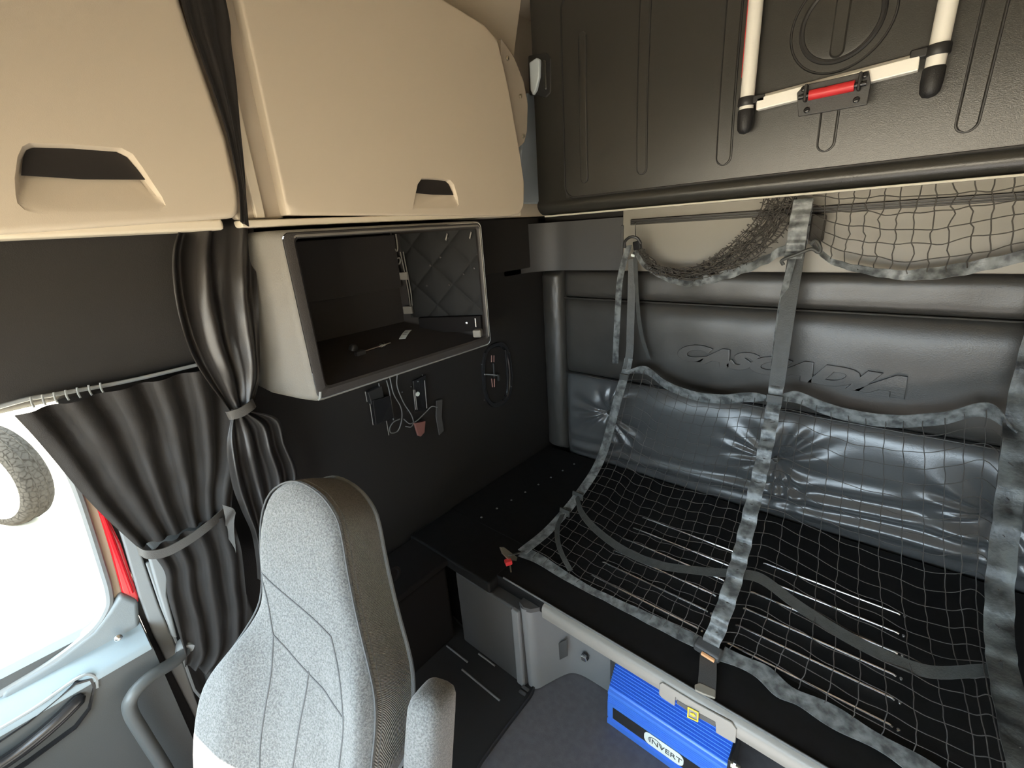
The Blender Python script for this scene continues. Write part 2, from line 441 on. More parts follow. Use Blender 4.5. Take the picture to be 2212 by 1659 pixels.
# screw on the ledge
s0 = W(256, 1378, 0, -1.440)
obj('screw', MB().lathe(s0, (1, -.1, .35), [(.009, -.004), (.009, .002), (.006, .005), (.001, .006)], 16), M['chrome'], door)
# pull-handle pocket
pk = [(-60, 1640), (60, 1560), (165, 1474), (198, 1464), (206, 1480), (196, 1530), (165, 1572), (60, 1650), (-60, 1730)]
pkw = [W(u, v, 0, -1.402) for u, v in pk]
cen = sum(pkw, V()) / len(pkw)
rim = MB().loft([[p + V((-.012, 0, 0)) for p in pkw], [p + V((.004, 0, 0)) for p in pkw], [cen + (p - cen) * .95 + V((.004, 0, 0)) for p in pkw], [cen + (p - cen) * .90 + V((-.02, 0, 0)) for p in pkw]], True, True)
obj('handle_pocket', rim, M['black_gloss'], door, smooth_ang=30)
bar = [W(-60, 1690, 0, -1.390), W(40, 1625, 0, -1.388), W(120, 1560, 0, -1.390), W(180, 1500, 0, -1.400)]
obj('pull_bar', MB().tube(spl(bar, 6), [.016] * 18 + [.008], 10), M['black_gloss'], door)
lip = [W(-60, 1608, 0, -1.402), W(70, 1532, 0, -1.402), W(172, 1462, 0, -1.402), W(205, 1462, 0, -1.402), W(210, 1485, 0, -1.402)]
obj('pocket_lip', MB().tube(spl(lip, 6), .004, 6), M['light_grey'], door)
# crease along the ledge
obj('ledge_seam', MB().tube([W(-40, 1600, 0, -1.413), W(175, 1458, 0, -1.413)], .003, 6), M['door_dark'], door)

win = struct(obj('window_1', MB().box((-1.512, -.97, .74), (-1.507, .06, 1.44)), None or mat('window_glass', (1, 1, 1), .0)))
gm = win.data.materials[0]; nt = gm.node_tree; nt.nodes.clear()
o_ = nt.nodes.new('ShaderNodeOutputMaterial'); t_ = nt.nodes.new('ShaderNodeBsdfTransparent'); g_ = nt.nodes.new('ShaderNodeBsdfGlossy'); mx = nt.nodes.new('ShaderNodeMixShader')
t_.inputs[0].default_value = (.95, .97, .96, 1); g_.inputs['Roughness'].default_value = .02; mx.inputs[0].default_value = .05
nt.links.new(t_.outputs[0], mx.inputs[1]); nt.links.new(g_.outputs[0], mx.inputs[2]); nt.links.new(mx.outputs[0], o_.inputs[0])

# rear window frame: tan seal, red painted post, grey pillar strips
struct(obj('trim_6', MB().prism([W(u, v, 0, -1.480) for u, v in ((118, 955), (150, 985), (222, 1110), (268, 1288), (240, 1312), (228, 1290), (160, 1062))], (-.03, 0, 0)), M['tan_seal'], bevel=.006), 'tan rubber seal along the rear edge of the side window', 'window seal')
rp = MB()
rp.prism([W(u, v, 0, -1.474) for u, v in ((190, 1050), (228, 1105), (262, 1175), (300, 1290), (300, 1303), (288, 1303), (264, 1284), (238, 1190), (214, 1112))], (-.03, 0, 0))
red = struct(obj('trim_7', rp, M['red_paint'], bevel=.005), 'bright red painted door post beside the window', 'door post')
obj('ridge', MB().tube([W(222, 1110, 0, -1.473), W(252, 1190, 0, -1.473), W(285, 1280, 0, -1.473)], .005, 8), M['red_paint'], red)
gp = MB()
gp.prism([W(u, v, 0, -1.470) for u, v in ((236, 1080), (300, 1178), (345, 1310), (400, 1440), (425, 1515), (440, 1560), (425, 1560), (405, 1520), (372, 1455), (330, 1370), (300, 1290), (268, 1180))], (-.04, 0, 0))
struct(obj('trim_8', gp, M['light_grey'], bevel=.006), 'light grey pillar strip between red post and curtain', 'pillar trim')
gp = MB()
gp.prism([W(u, v, 0, -1.462) for u, v in ((290, 1150), (330, 1190), (380, 1300), (430, 1420), (470, 1540), (480, 1659), (520, 1900), (560, 1900), (620, 1600), (560, 1350), (480, 1150), (400, 1050))], (-.05, 0, 0))
struct(obj('trim_9', gp, M['door_dark'], bevel=.008), 'grey lower pillar cover behind the passenger seat', 'pillar trim')
struct(obj('trim_10', MB().tube([W(318, 1215, 0, -1.458), W(350, 1310, 0, -1.458), W(395, 1420, 0, -1.458), (W(420, 1490, 0, -1.458)), W(455, 1530, 0, -1.458)], .004, 6), M['light_grey']), 'thin grey seam bead on the pillar cover', 'seam')

# grab handle
gh = thing('grab_handle', 'curved light grey tubular grab handle beside the door', 'handle', W(330, 1600, 0, -1.38))
path = spl([W(400, 1405, 0, -1.42), W(378, 1428, 0, -1.40), W(325, 1462, 0, -1.375), W(288, 1500, 0, -1.36), W(281, 1535, 0, -1.36), W(312, 1590, 0, -1.36), W(362, 1670, 0, -1.36), W(410, 1760, 0, -1.37), W(425, 1800, 0, -1.43)], 8)
obj('tube', MB().tube(path, .0165, 14), M['handle_grey'], gh)
obj('mount_foot', MB().lathe(W(402, 1404, 0, -1.42), (-1, .2, .2), [(.024, -.006), (.026, .004), (.022, .03)], 16), M['light_grey'], gh)

# ---- outside: ground and a parked truck's wheel
struct(obj('ground', MB().box((-60, -60, -1.30), (60, 60, -1.25)), M['ground']), 'pale sunlit concrete ground outside the truck', 'ground')
tc_ = W(-6, 1026, 0, -7.75)
R_T = tc_.z + 1.25
ty = thing('truck_tyre', 'worn truck tyre of a vehicle parked outside the window', 'tyre', (tc_.x, tc_.y, -1.25))
axis = V((.50, -.87, .0)).normalized()
prof = [(.55 * R_T, -.13), (.85 * R_T, -.15), (.95 * R_T, -.135), (R_T, -.10), (R_T * 1.005, 0), (R_T, .10), (.95 * R_T, .135), (.85 * R_T, .15), (.55 * R_T, .13)]
obj('tread', MB().lathe(tc_, axis, prof, 48, True), M['tyre'], ty, smooth_ang=50)
for k in (-.05, .05):
    ring = [tc_ + axis * k + (V((0, 0, 1)) * math.cos(a) + axis.cross(V((0, 0, 1))) * math.sin(a)) * R_T * 1.004 for a in [2 * PI * i / 60 for i in range(61)]]
    obj('groove', MB().tube(ring, .006, 5), M['tyre'], ty)
obj('hub_lit_sidewall', MB().lathe(tc_, axis, [(.80 * R_T, .12), (.80 * R_T, .150), (.72 * R_T, .158), (.45 * R_T, .135), (.2 * R_T, .165), (.001, .168)], 36, True), M['alu'], ty)  # pale disc widened over the sidewall so that it reads as sunlit

# ================================================================== OVERHEAD CABINETS
def yz(u, v, x=-1.30):
    p = W(u, v, 0, x); return (p.y, p.z)
def cabinet_door(outline, hole, opening, X0, th, rad, depth, root, material):
    """door slab in the plane X = X0 with a scooped hand pocket and its dark slot"""
    hc = (sum(p[0] for p in hole) / len(hole), sum(p[1] for p in hole) / len(hole))
    A = angles_for(hc, [outline, hole], 120)
    out = [ray_poly(hc, a, outline) for a in A]; inn = [ray_poly(hc, a, hole) for a in A]
    area = sum(a[0] * b[1] - b[0] * a[1] for a, b in zip(outline, outline[1:] + outline[:1]))
    if area < 0: outline = outline[::-1]
    def off(poly, d):
        n = len(poly); r = []
        for i in range(n):
            p0, p1, p2 = V(poly[i - 1]), V(poly[i]), V(poly[(i + 1) % n])
            t0, t1 = (p1 - p0).normalized(), (p2 - p1).normalized()
            n0, n1 = V((-t0.y, t0.x)), V((-t1.y, t1.x))
            m_ = (n0 + n1).normalized()
            r.append(tuple(p1 + m_ * d / max(.3, m_.dot(n0))))
        return r
    def ring(d, x): 
        q = off(outline, d); return [V((x, *ray_poly(hc, a, q))) for a in A]
    rings = [ring(0, X0 - th)]
    for k in range(5):
        a = PI / 2 * k / 4
        rings.append(ring(rad * (1 - math.cos(a)), X0 - rad * (1 - math.sin(a))))
    rings.append(ring(rad + .002, X0))
    z0 = min(p[1] for p in inn); z1 = max(p[1] for p in inn)
    def dep(p): return depth * smooth((p[1] - z0) / (z1 - z0) * 1.15)
    def hs(k): return [(hc[0] + (p[0] - hc[0]) * k, hc[1] + (p[1] - hc[1]) * k) for p in inn]
    rings.append([V((X0, *p)) for p in hs(1.04)])
    rings.append([V((X0, *p)) for p in hs(1.015)])
    rings.append([V((X0 - min(.002, dep(p)), *p)) for p in inn])
    rings.append([V((X0 - dep(p) * .8, *p)) for p in hs(.95)])
    rings.append([V((X0 - dep(p), *p)) for p in hs(.88)])
    d = obj('door', MB().loft(rings, True, True), material, root, smooth_ang=35)
    obj('handle_slot', MB().prism([V((X0 - dep(p) * .80 + .006, p[0], p[1])) for p in opening], (-.004, 0, 0)), M['void'], d)
    return d

oc2 = thing('overhead_cabinet', 'beige overhead cabinet with small hand pocket above the open cubby', 'cabinet', (-1.42, 1.05, 1.77))
out2 = [yz(622, 464), yz(1100, 467), yz(1122, 462), yz(1132, 445), yz(1133, 395), yz(1122, 320), yz(1100, 195), yz(1075, 85), yz(1045, 52), yz(960, 0), (.90, 2.50), (.587, 2.55)]
hol2 = [yz(892, 453), yz(896, 430), yz(903, 398), yz(912, 385), yz(940, 385), yz(972, 389), yz(980, 398), yz(988, 425), yz(990, 442), yz(984, 451), yz(940, 453)]
opn2 = [yz(899, 416), yz(906, 390), yz(914, 385), yz(968, 389), yz(976, 396), yz(983, 421), yz(940, 420)]
cabinet_door(out2, hol2, opn2, -1.30, .045, .006, .030, oc2, M['beige'])
c2 = (1.08, 2.1)
bd = [(c2[0] + (p[0] - c2[0]) * .97, c2[1] + (p[1] - c2[1]) * .97) for p in out2]
obj('body', MB().prism([V((-1.345, p[0], p[1])) for p in bd], (-.18, 0, 0)), M['beige_dark'], oc2)
fr = [yz(538, 470, -1.345), yz(612, 470, -1.345), yz(530, 0, -1.345), yz(485, 0, -1.345)]
obj('side_frame', MB().prism([V((-1.345, p[0], p[1])) for p in ((.475, 1.787), (.60, 1.787), (.60, 2.6), (.475, 2.6))], (-.18, 0, 0)), M['beige_dark'], oc2, bevel=.008)
obj('frame_edge', MB().box((-1.348, .520, 1.79), (-1.332, .545, 2.6)), M['cream'], oc2, bevel=.004)
obj('bottom_board', MB().box((-1.52, .475, 1.768), (-1.318, 1.60, 1.786)), M['cream'], oc2, bevel=.004)
# curved gusset with three screws
gu = [(1083, 82), (1112, 125), (1132, 175), (1141, 225), (1139, 285), (1133, 308), (1118, 322), (1100, 300), (1080, 180)]
g0 = obj('gusset', MB().prism([W(u, v, 0, -1.335) for u, v in gu], (-.03, 0, 0)), M['beige_dark'], oc2, bevel=.004)
for u, v in ((1096, 126), (1124, 208), (1130, 294)):
    obj('screw', MB().lathe(W(u, v, 0, -1.334), (1, 0, 0), [(.008, -.004), (.008, .002), (.005, .005), (.001, .005)], 14), M['brass'], g0)

oc1 = thing('overhead_cabinet', 'beige overhead cabinet with wide hand pocket above the side window', 'cabinet', (-1.42, .0, 1.77))
out1 = [(-.75, 1.778), yz(0, 506), yz(505, 470), yz(515, 462), yz(518, 440), yz(514, 405), yz(490, 300), yz(455, 195), yz(420, 95), yz(390, 0), (.45, 2.5), (-.75, 2.5)]
hol1 = [yz(36, 420), yz(34, 385), yz(40, 340), yz(50, 318), yz(65, 310), yz(160, 313), yz(262, 321), yz(285, 333), yz(305, 360), yz(328, 395), yz(348, 425), yz(356, 443), yz(345, 455), yz(300, 461), yz(180, 462), yz(90, 461), yz(55, 452), yz(40, 438)]
opn1 = [yz(47, 376), yz(52, 335), yz(60, 318), yz(80, 313), yz(160, 316), yz(255, 323), yz(278, 335), yz(298, 360), yz(318, 386), yz(180, 385)]
cabinet_door(out1, hol1, opn1, -1.30, .05, .012, .040, oc1, M['beige'])
obj('body', MB().box((-1.498, -.75, 1.80), (-1.345, .44, 2.5)), M['beige_dark'], oc1)
obj('bottom_board', MB().box((-1.453, -.75, 1.765), (-1.335, .44, 1.792)), M['cream'], oc1, bevel=.008)

# ================================================================== OPEN CUBBY
cb = thing('open_cubby', 'dark grey open storage cubby set into the sleeper side wall', 'cubby', (-1.42, .94, 1.26))
def rrect(x, y0, y1, z0, z1, r, n=6, y0t=None):
    """rounded rectangle in the plane X = x; y0t = y0 at the top"""
    o = []
    y0t = y0 if y0t is None else y0t
    for cy_, cz, a0 in ((y1 - r, z0 + r, -PI / 2), (y1 - r, z1 - r, 0), (y0t + r, z1 - r, PI / 2), (y0 + r, z0 + r, PI)):
        for k in range(n + 1):
            a = a0 + PI / 2 * k / n; o.append(V((x, cy_ + math.cos(a) * r, cz + math.sin(a) * r)))
    return o
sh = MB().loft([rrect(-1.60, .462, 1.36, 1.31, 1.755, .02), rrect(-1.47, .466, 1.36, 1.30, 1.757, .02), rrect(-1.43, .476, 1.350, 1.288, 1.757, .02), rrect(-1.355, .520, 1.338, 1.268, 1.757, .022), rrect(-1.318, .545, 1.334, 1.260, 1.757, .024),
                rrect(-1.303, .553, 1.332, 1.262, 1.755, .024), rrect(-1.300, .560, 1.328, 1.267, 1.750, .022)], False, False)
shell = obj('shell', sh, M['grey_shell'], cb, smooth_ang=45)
li = MB().loft([rrect(-1.306, .594, 1.314, 1.296, 1.736, .014), rrect(-1.62, .62, 1.135, 1.372, 1.735, .010)], False, True)
lining = obj('lining', li, M['lining'], cb, smooth_ang=30)
obj('rim', MB().loft([rrect(-1.3005, .562, 1.327, 1.268, 1.749, .022), rrect(-1.2985, .566, 1.325, 1.271, 1.747, .021), rrect(-1.2985, .590, 1.318, 1.292, 1.738, .016), rrect(-1.306, .597, 1.312, 1.299, 1.733, .014)], False, False), M['rim'], cb, smooth_ang=40)  # front edge of the shell, painted darker for the shade on it
rim = rrect(-1.301, .588, 1.320, 1.290, 1.740, .016)
obj('edge_bead', MB().tube([p for p in rim[4:18]], .004, 6), M['grey_shell'], cb)
obj('inner_panel', MB().box((-1.62, .63, 1.52), (-1.585, 1.125, 1.728)), M['lining'], cb, bevel=.004)
# corner cap at the lower left of the opening
cc = W(690, 855, 0, -1.302)
obj('corner_cap', MB().tube(spl([W(686, 864, 0, -1.300), W(691, 860, 0, -1.298), W(692, 846, 0, -1.298)], 4), .004, 8), M['light_grey'], cb)
# slanting right-hand inner wall: padded diamonds
A3, B3 = V((-1.62, 1.135, 0)), V((-1.306, 1.314, 0))
nq = V((.179, -.314, 0)).normalized()
if nq.y > 0: nq = -nq
def qw(s, z, d=0): p = A3.lerp(B3, s) + nq * d; return V((p.x, p.y, z))
def qf(u, v):
    s = lerp(.10, .98, u); z = lerp(1.39, 1.728, v)
    L_ = s * .362; a = (L_ + z) / .16; b = (L_ - z) / .16
    g = min(abs(math.sin(PI * a)), abs(math.sin(PI * b)))
    return qw(s, z, .003 + .007 * g ** .35)
quilt = obj('quilted_pad', MB().grid(qf, 90, 90), M['quilt'], cb, smooth_ang=80)
for s, z in ((.42, 1.60), (.62, 1.52), (.55, 1.63), (.80, 1.56), (.35, 1.52), (.93, 1.58), (.66, 1.70)):
    obj('stud', MB().lathe(qw(s, z, .007), nq, [(.005, 0), (.004, .003), (.001, .004)], 10), M['rim'], cb)
for s in (.66, .93):
    obj('clip', MB().obox(qw(s, 1.705, .02), (.004, .002, .012), nq * .002, (.0015, .0008, -.002)), M['grey_shell'], cb)
# ring fitting, cable clips and bracket near the back corner
obj('ring', MB().tube([qw(.06, 1.625, .02) + V((math.sin(a) * .004, math.cos(a) * .011, math.sin(a) * .013)) for a in [2 * PI * i / 16 for i in range(17)]], .0035, 6), M['grey_shell'], cb)
for k in (0, 1):
    obj('cable', MB().tube(spl([qw(.10 + .035 * k, 1.66, .02), qw(.12 + .03 * k, 1.60, .025), qw(.13 + .03 * k, 1.50, .02), qw(.13 + .02 * k, 1.43, .02)], 5), .0022, 6), M['grey_shell'], cb)
for z in (1.565, 1.425):
    obj('cable_clip', MB().obox(qw(.10, z, .022), (.018, .010, 0), nq * .008, (0, 0, .016)), M['grey_shell'], cb, bevel=.003)
obj('curl', MB().tube(spl([qw(.02, 1.735, .02), qw(.04, 1.69, .03), qw(.07, 1.665, .03), qw(.09, 1.68, .03), qw(.09, 1.73, .03)], 5), .003, 6), M['grey_shell'], cb)
# black mounting rail along the foot of the right wall
obj('mount_rail', MB().obox((qw(.22, 1.36, .02) + qw(.97, 1.36, .02)) / 2 + V((0, 0, .0)), (qw(.97, 0) - qw(.22, 0)) / 2, nq * .012, (0, 0, .032)), M['matt_black'], cb, bevel=.003)
obj('rail_pin', MB().tube([qw(.91, 1.348, .036), qw(.91, 1.384, .036)], .003, 8), M['chrome'], cb)
obj('rail_bolt', MB().lathe(qw(.80, 1.365, .032), nq, [(.006, 0), (.005, .005), (.001, .006)], 12), M['chrome'], cb)
obj('rail_foot', MB().obox(qw(.93, 1.325, .045), (.016, .008, 0), nq * .018, (0, 0, .016)), M['grey_shell'], cb, bevel=.006)
# loose things in the cubby
FP0, FN = V((-1.306, 0, 1.297)), V((.2388, 0, 1)).normalized()
def F(u, v, d=0): return WP(u, v, FP0, FN) + FN * d
p = F(876, 724, .003)
lab = MB()
e1 = (F(882, 714) - F(868, 733)) * .5; e2 = V((e1.y, -e1.x, 0)).normalized() * .013
lab.grid(lambda u, v: p + e1 * (2 * u - 1) + e2 * (2 * v - 1) + V((0, 0, .001 + .003 * math.sin(u * PI))), 6, 3, (0, 0, -.001))
tl = tag(obj('paper_label', lab, M['white']), 'small white printed paper label lying in the cubby', 'label')
for k in (-.25, .12, .3):
    obj('print_line', MB().obox(p + e1 * k + V((0, 0, .0048)), e2 * (.5 if k > 0 else .62), e1.normalized() * .0013, (0, 0, .0003)), M['ink'], tl)
a0, b0 = F(787, 764, .009), F(843, 746, .009)
bolt = thing('bolt', 'shiny metal bolt with nut lying on the cubby floor', 'bolt', (a0 + b0) / 2 - V((0, 0, .009)))
obj('shank', MB().tube([a0, b0], .0042, 8), M['chrome'], bolt)
dd = (b0 - a0).normalized()
obj('nut', MB().lathe(a0.lerp(b0, .62), dd, [(.009, -.006), (.009, .006)], 6), M['chrome'], bolt, smooth_ang=20)
obj('washer', MB().lathe(a0.lerp(b0, .74), dd, [(.011, -.001), (.011, .001)], 16), M['chrome'], bolt)
obj('plug', MB().obox(a0 - dd * .018 + V((0, 0, .000)), dd * .018, V((dd.y, -dd.x, 0)) * .011, (0, 0, .008)), M['black'], bolt, bevel=.003)
c0 = F(762, 756, .012)
tag(obj('plastic_cap', MB().lathe(c0 - V((0, 0, .010)), (.3, .2, 1), [(.016, 0), (.015, .012), (.008, .02), (.001, .021)], 14), M['black']), 'small black plastic cap beside the bolt in the cubby', 'cap')

# ================================================================== WIRING BELOW THE CUBBY
wh = thing('wiring_panel', 'black wiring connectors and loose cables on the wall below the cubby', 'wiring', W(855, 940, 0, -1.525))
X0 = XL + .006
def wbox(name, poly, t, material, par=wh, x=X0, bev=.003):
    return obj(name, MB().prism([W(u, v, 0, x) for u, v in poly], (t, 0, 0)), material, par, bevel=bev)
wbox('connector', ((788, 845), (818, 832), (826, 870), (796, 872)), .022, M['black'])
wbox('connector', ((796, 862), (834, 852), (842, 900), (803, 915)), .03, M['black_gloss'])
wbox('backplate', ((890, 822), (918, 808), (922, 885), (893, 890)), .008, M['black_gloss'])
for pts in ([(818, 828), (825, 862), (829, 900)], [(835, 822), (842, 850), (850, 907)], [(842, 815), (850, 850), (866, 880), (868, 905), (860, 930), (845, 935), (842, 925), (850, 912), (864, 905)],
            [(858, 808), (858, 835), (872, 870), (888, 895), (893, 912), (888, 922), (876, 921)], [(893, 914), (905, 905), (922, 888), (933, 878), (945, 880)], [(872, 905), (884, 915), (893, 913)]):
    obj('cable', MB().tube(spl([W(u, v, 0, XL + .018 + .006 * (i % 2)) for i, (u, v) in enumerate(pts)], 6), .0024, 6), M['piping'], wh)
for pts in ([(799, 872), (806, 918)], [(834, 905), (840, 940)], [(893, 842), (898, 885)], [(896, 842), (901, 885)], [(917, 822), (922, 882)], [(789, 846), (793, 868)]):
    obj('metal_edge', MB().tube([W(u, v, 0, XL + .03) for u, v in pts], .0016, 6), M['trim'], wh)
obj('sticker', MB().lathe(W(902, 851, 0, XL + .016), (1, 0, 0), [(.010, 0), (.010, .002), (.001, .0025)], 18), M['white'], wh)
for u, v in ((912, 810), (902, 824), (887, 835), (868, 847), (878, 888)):
    obj('screw', MB().lathe(W(u, v, 0, XL + .014), (1, 0, 0), [(.004, 0), (.003, .003), (.001, .003)], 8), M['chrome'], wh)
cp = [(892, 913), (916, 908), (914, 933), (906, 942), (900, 940)]
obj('copper_tab', MB().prism([W(u, v, 0, XL + .02) for u, v in cp], (.012, 0, 0)), M['copper'], wh, bevel=.003)
wbox('loose_tape', ((941, 865), (955, 862), (953, 900), (958, 930), (947, 940), (940, 900)), .006, M['base_panel'])

# ================================================================== OVAL RECESS PLATE
ov = thing('recessed_latch_plate', 'black oval recessed latch plate on the wall beside the bunk', 'latch plate', W(1072, 880, 0, XL))
oc = W(1074, 810, 0, XL)
def ovr(sy, sz, x, n=40, e=2.6):
    o = []
    for k in range(n):
        a = 2 * PI * k / n; c_, s_ = math.cos(a), math.sin(a)
        o.append(V((x, oc.y + sy * math.copysign(abs(c_) ** (2 / e), c_) + .00 * s_, oc.z + sz * math.copysign(abs(s_) ** (2 / e), s_))))
    return o
obj('rim', MB().loft([ovr(.112, .172, XL - .002), ovr(.110, .170, XL + .010), ovr(.100, .160, XL + .012), ovr(.088, .148, XL + .004), ovr(.080, .135, XL - .015)], False, True), M['black_gloss'], ov, smooth_ang=60)
for (u, v) in ((1040, 787), (1046, 864), (1100, 762), (1104, 835)):
    obj('screw', MB().lathe(W(u, v, 0, XL + .012), (1, 0, 0), [(.004, 0), (.003, .003), (.001, .003)], 10), M['chrome'], ov)
for q in (((1062, 768), (1062, 782)), ((1067, 768), (1067, 782)), ((1062, 818), (1064, 836)), ((1068, 818), (1068, 836))):
    obj('slot_edge', MB().tube([W(u, v, 0, XL + .006) for u, v in q], .003, 6), M['copper'], ov)
obj('latch_bar', MB().tube([W(1048, 809, 0, XL + .012), W(1073, 811, 0, XL + .012)], .005, 8), M['chrome'], ov)
obj('latch_stem', MB().tube([W(1066, 785, 0, XL + .008), W(1068, 815, 0, XL + .008)], .005, 8), M['black'], ov)
obj('latch_knob', MB().obox(W(1077, 815, 0, XL + .014), (.006, 0, 0), (0, .006, 0), (0, 0, .018)), M['black'], ov, bevel=.003)
obj('side_rib', MB().tube(spl([W(1092, 757, 0, XL + .010), W(1096, 800, 0, XL + .014), W(1096, 845, 0, XL + .014), W(1091, 856, 0, XL + .012)], 5), .006, 8), M['black_gloss'], ov)

# ================================================================== CURTAINS
def drape(Lp, Rp, X, nu, nv, folds, amp, phase=0, ampfn=None, seed=0):
    """cloth between two edge curves (given as points), folds running down its length"""
    Lc = resample(spl(Lp, 10), nv + 1); Rc = resample(spl(Rp, 10), nv + 1)
    def f(u, v):
        j = min(nv, int(round(v * nv))); p = Lc[j].lerp(Rc[j], u)
        a = amp * (ampfn(v) if ampfn else 1)
        uu = u + .035 * noise.noise(V((u * 6 + seed, v * 1.2, seed)))
        w = math.sin(uu * folds * 2 * PI + phase + .7 * noise.noise(V((u * 3, v * 2.0, seed + 4))))
        w = math.copysign(abs(w) ** .75, w)
        w *= .7 + .5 * noise.noise(V((u * 4.0, v * 1.5, seed + 9)))
        edge = min(1, min(u, 1 - u) * 12 + .25)
        return (p.x + a * w * edge + .006 * noise.noise(V((u * 5, v * 6, seed))), p.y, p.z)
    return MB().grid(f, nu, nv)

wc = thing('window_curtain', 'dark grey pleated curtain tied back beside the side window', 'curtain', W(440, 1465, 0, -1.40))
XC = -1.405
Lp = [W(u, v, 0, XC) for u, v in ((30, 897), (75, 945), (130, 1010), (185, 1075), (240, 1130), (300, 1185))]
Rp = [W(u, v, 0, XC) for u, v in ((530, 775), (535, 850), (530, 920), (520, 990), (505, 1050), (500, 1105))]
obj('upper_cloth', drape(Lp, Rp, XC, 150, 50, 5.6, .021, .4, lambda v: 1.0 - .45 * v, 1), M['curtain'], wc, smooth_ang=80)
Lp = [W(u, v, 0, XC) for u, v in ((322, 1188), (355, 1235), (362, 1290), (380, 1350), (398, 1410), (398, 1438))]
Rp = [W(u, v, 0, XC + .02) for u, v in ((498, 1105), (520, 1180), (530, 1260), (535, 1330), (520, 1420), (475, 1462))]
obj('lower_cloth', drape(Lp, Rp, XC, 90, 50, 3.6, .020, 1.6, lambda v: .75 + .3 * v, 5), M['curtain'], wc, smooth_ang=80)
bp = spl([W(298, 1188, 0, XC + .012), W(320, 1198, 0, XC + .034), W(360, 1192, 0, XC + .040), W(410, 1165, 0, XC + .042), W(455, 1132, 0, XC + .036), W(485, 1105, 0, XC + .012)], 6)
obj('tie_band', MB().ribbon(bp, (0, .001, .013), .003), M['tie'], wc, smooth_ang=60)
fl = [[W(u, v, 0, XC + .03 + .012 * i) for i, (u, v) in enumerate(r)] for r in (((480, 1090), (500, 1095), (512, 1110)), ((483, 1115), (497, 1135), (505, 1160)), ((492, 1160), (503, 1180), (508, 1195)))]
obj('frayed_end', MB().grid(lambda u, v: resample(spl([resample(spl(r, 6), 9)[int(round(v * 8))] for r in fl], 6), 13)[int(round(u * 12))] + V((.012 * math.sin(u * 5 + v * 4), 0, 0)), 12, 8), M['tie'], wc, smooth_ang=70)
hk = thing('curtain_rail', 'thin pale curtain rail with gliders above the side window', 'curtain rail', W(220, 850, 0, -1.43))
obj('rail', MB().tube(spl([W(-20, 884, 0, -1.44), W(60, 862, 0, -1.44), W(130, 850, 0, -1.44), W(300, 818, 0, -1.44), W(520, 765, 0, -1.44)], 5), .005, 8), M['light_grey'], hk)
for i in range(7):
    u = 66 + i * 25; v = 872 - i * 5.2
    obj('glider', MB().tube([W(u, v - 14, 0, -1.43), W(u + 3, v, 0, -1.425), W(u + 8, v + 8, 0, -1.42)], .0022, 6), M['light_grey'], hk)
# white lining showing below the tie
struct(obj('trim_11', MB().prism([W(u, v, 0, -1.44) for u, v in ((318, 1195), (365, 1205), (362, 1285), (385, 1380), (372, 1378), (345, 1290))], (-.02, 0, 0)), M['light_grey'], bevel=.006), 'pale lining panel showing behind the tied window curtain', 'pillar trim')

pc = thing('privacy_curtain', 'dark satin privacy curtain gathered and tied between the overhead cabinets', 'curtain', W(560, 1160, 0, -1.36))
Lp = [V((-1.29, .452, 2.61))] + [W(u, v, 0, -1.29) for u, v in ((390, 0), (425, 100), (460, 200), (492, 300), (514, 400), (519, 480))]
Rp = [V((-1.312, .552, 2.61))] + [W(u, v, 0, -1.312) for u, v in ((487, 0), (500, 100), (512, 200), (522, 300), (531, 400), (538, 490))]
obj('upper_drape', drape(Lp, Rp, 0, 50, 60, 2.2, .008, 1.0, lambda v: 1 - .3 * v, 11), M['curtain'], pc, smooth_ang=80)
XP = -1.375
Lp = [W(u, v, 0, XP) for u, v in ((398, 470), (374, 530), (372, 600), (385, 680), (410, 760), (452, 830), (497, 888))]
Rp = [W(u, v, 0, XP) for u, v in ((548, 470), (552, 530), (556, 600), (560, 680), (563, 760), (562, 820), (546, 878))]
obj('lower_drape', drape(Lp, Rp, 0, 90, 70, 2.4, .034, 2.6, lambda v: 1.0 - .55 * smooth((v - .55) / .45), 21), M['curtain_gloss'], pc, smooth_ang=80)
obj('tie_band', MB().ribbon(spl([W(492, 897, 0, XP + .01), W(500, 897, 0, XP + .034), W(522, 890, 0, XP + .04), W(543, 876, 0, XP + .034), W(548, 870, 0, XP + .01)], 5), (0, -.002, .013), .004), M['tie'], pc, smooth_ang=60)
Lp = [W(u, v, 0, XP) for u, v in ((500, 900), (490, 960), (500, 1040), (520, 1100), (545, 1160), (556, 1250))]
Rp = [W(u, v, 0, XP) for u, v in ((545, 888), (600, 905), (618, 960), (638, 1010), (640, 1060), (628, 1250))]
obj('tail', drape(Lp, Rp, 0, 90, 60, 3.3, .024, .2, lambda v: .5 + .6 * smooth(v / .3), 31), M['curtain_gloss'], pc, smooth_ang=80)

# ================================================================== UPPER BUNK (folded up)
YBK = 1.80
ub = thing('upper_bunk', 'folded-up dark upper bunk with ribbed moulded underside', 'bunk', (-.3, 1.88, 1.75))
pr = [(YBK + .18, 2.75), (YBK, 2.75), (YBK, 1.826), (YBK - .006, 1.818), (YBK - .012, 1.808), (YBK - .012, 1.796), (YBK - .004, 1.782), (YBK + .008, 1.772), (YBK + .02, 1.767), (YBK + .18, 1.767)]
rings = []
for x, k in ((-1.375, .965), (-1.368, .99), (-1.355, 1), (XR, 1)):
    rings.append([V((x, YBK + .09 + (y - YBK - .09) * k, 2.25 + (z - 2.25) * (k * .5 + .5))) for y, z in pr])
obj('board', MB().loft(rings), M['bunk'], ub, smooth_ang=50)
obj('edge_strip', MB().box((-1.34, YBK - .004, 1.7585), (XR, YBK + .03, 1.7655)), M['light_line'], ub, bevel=.002)
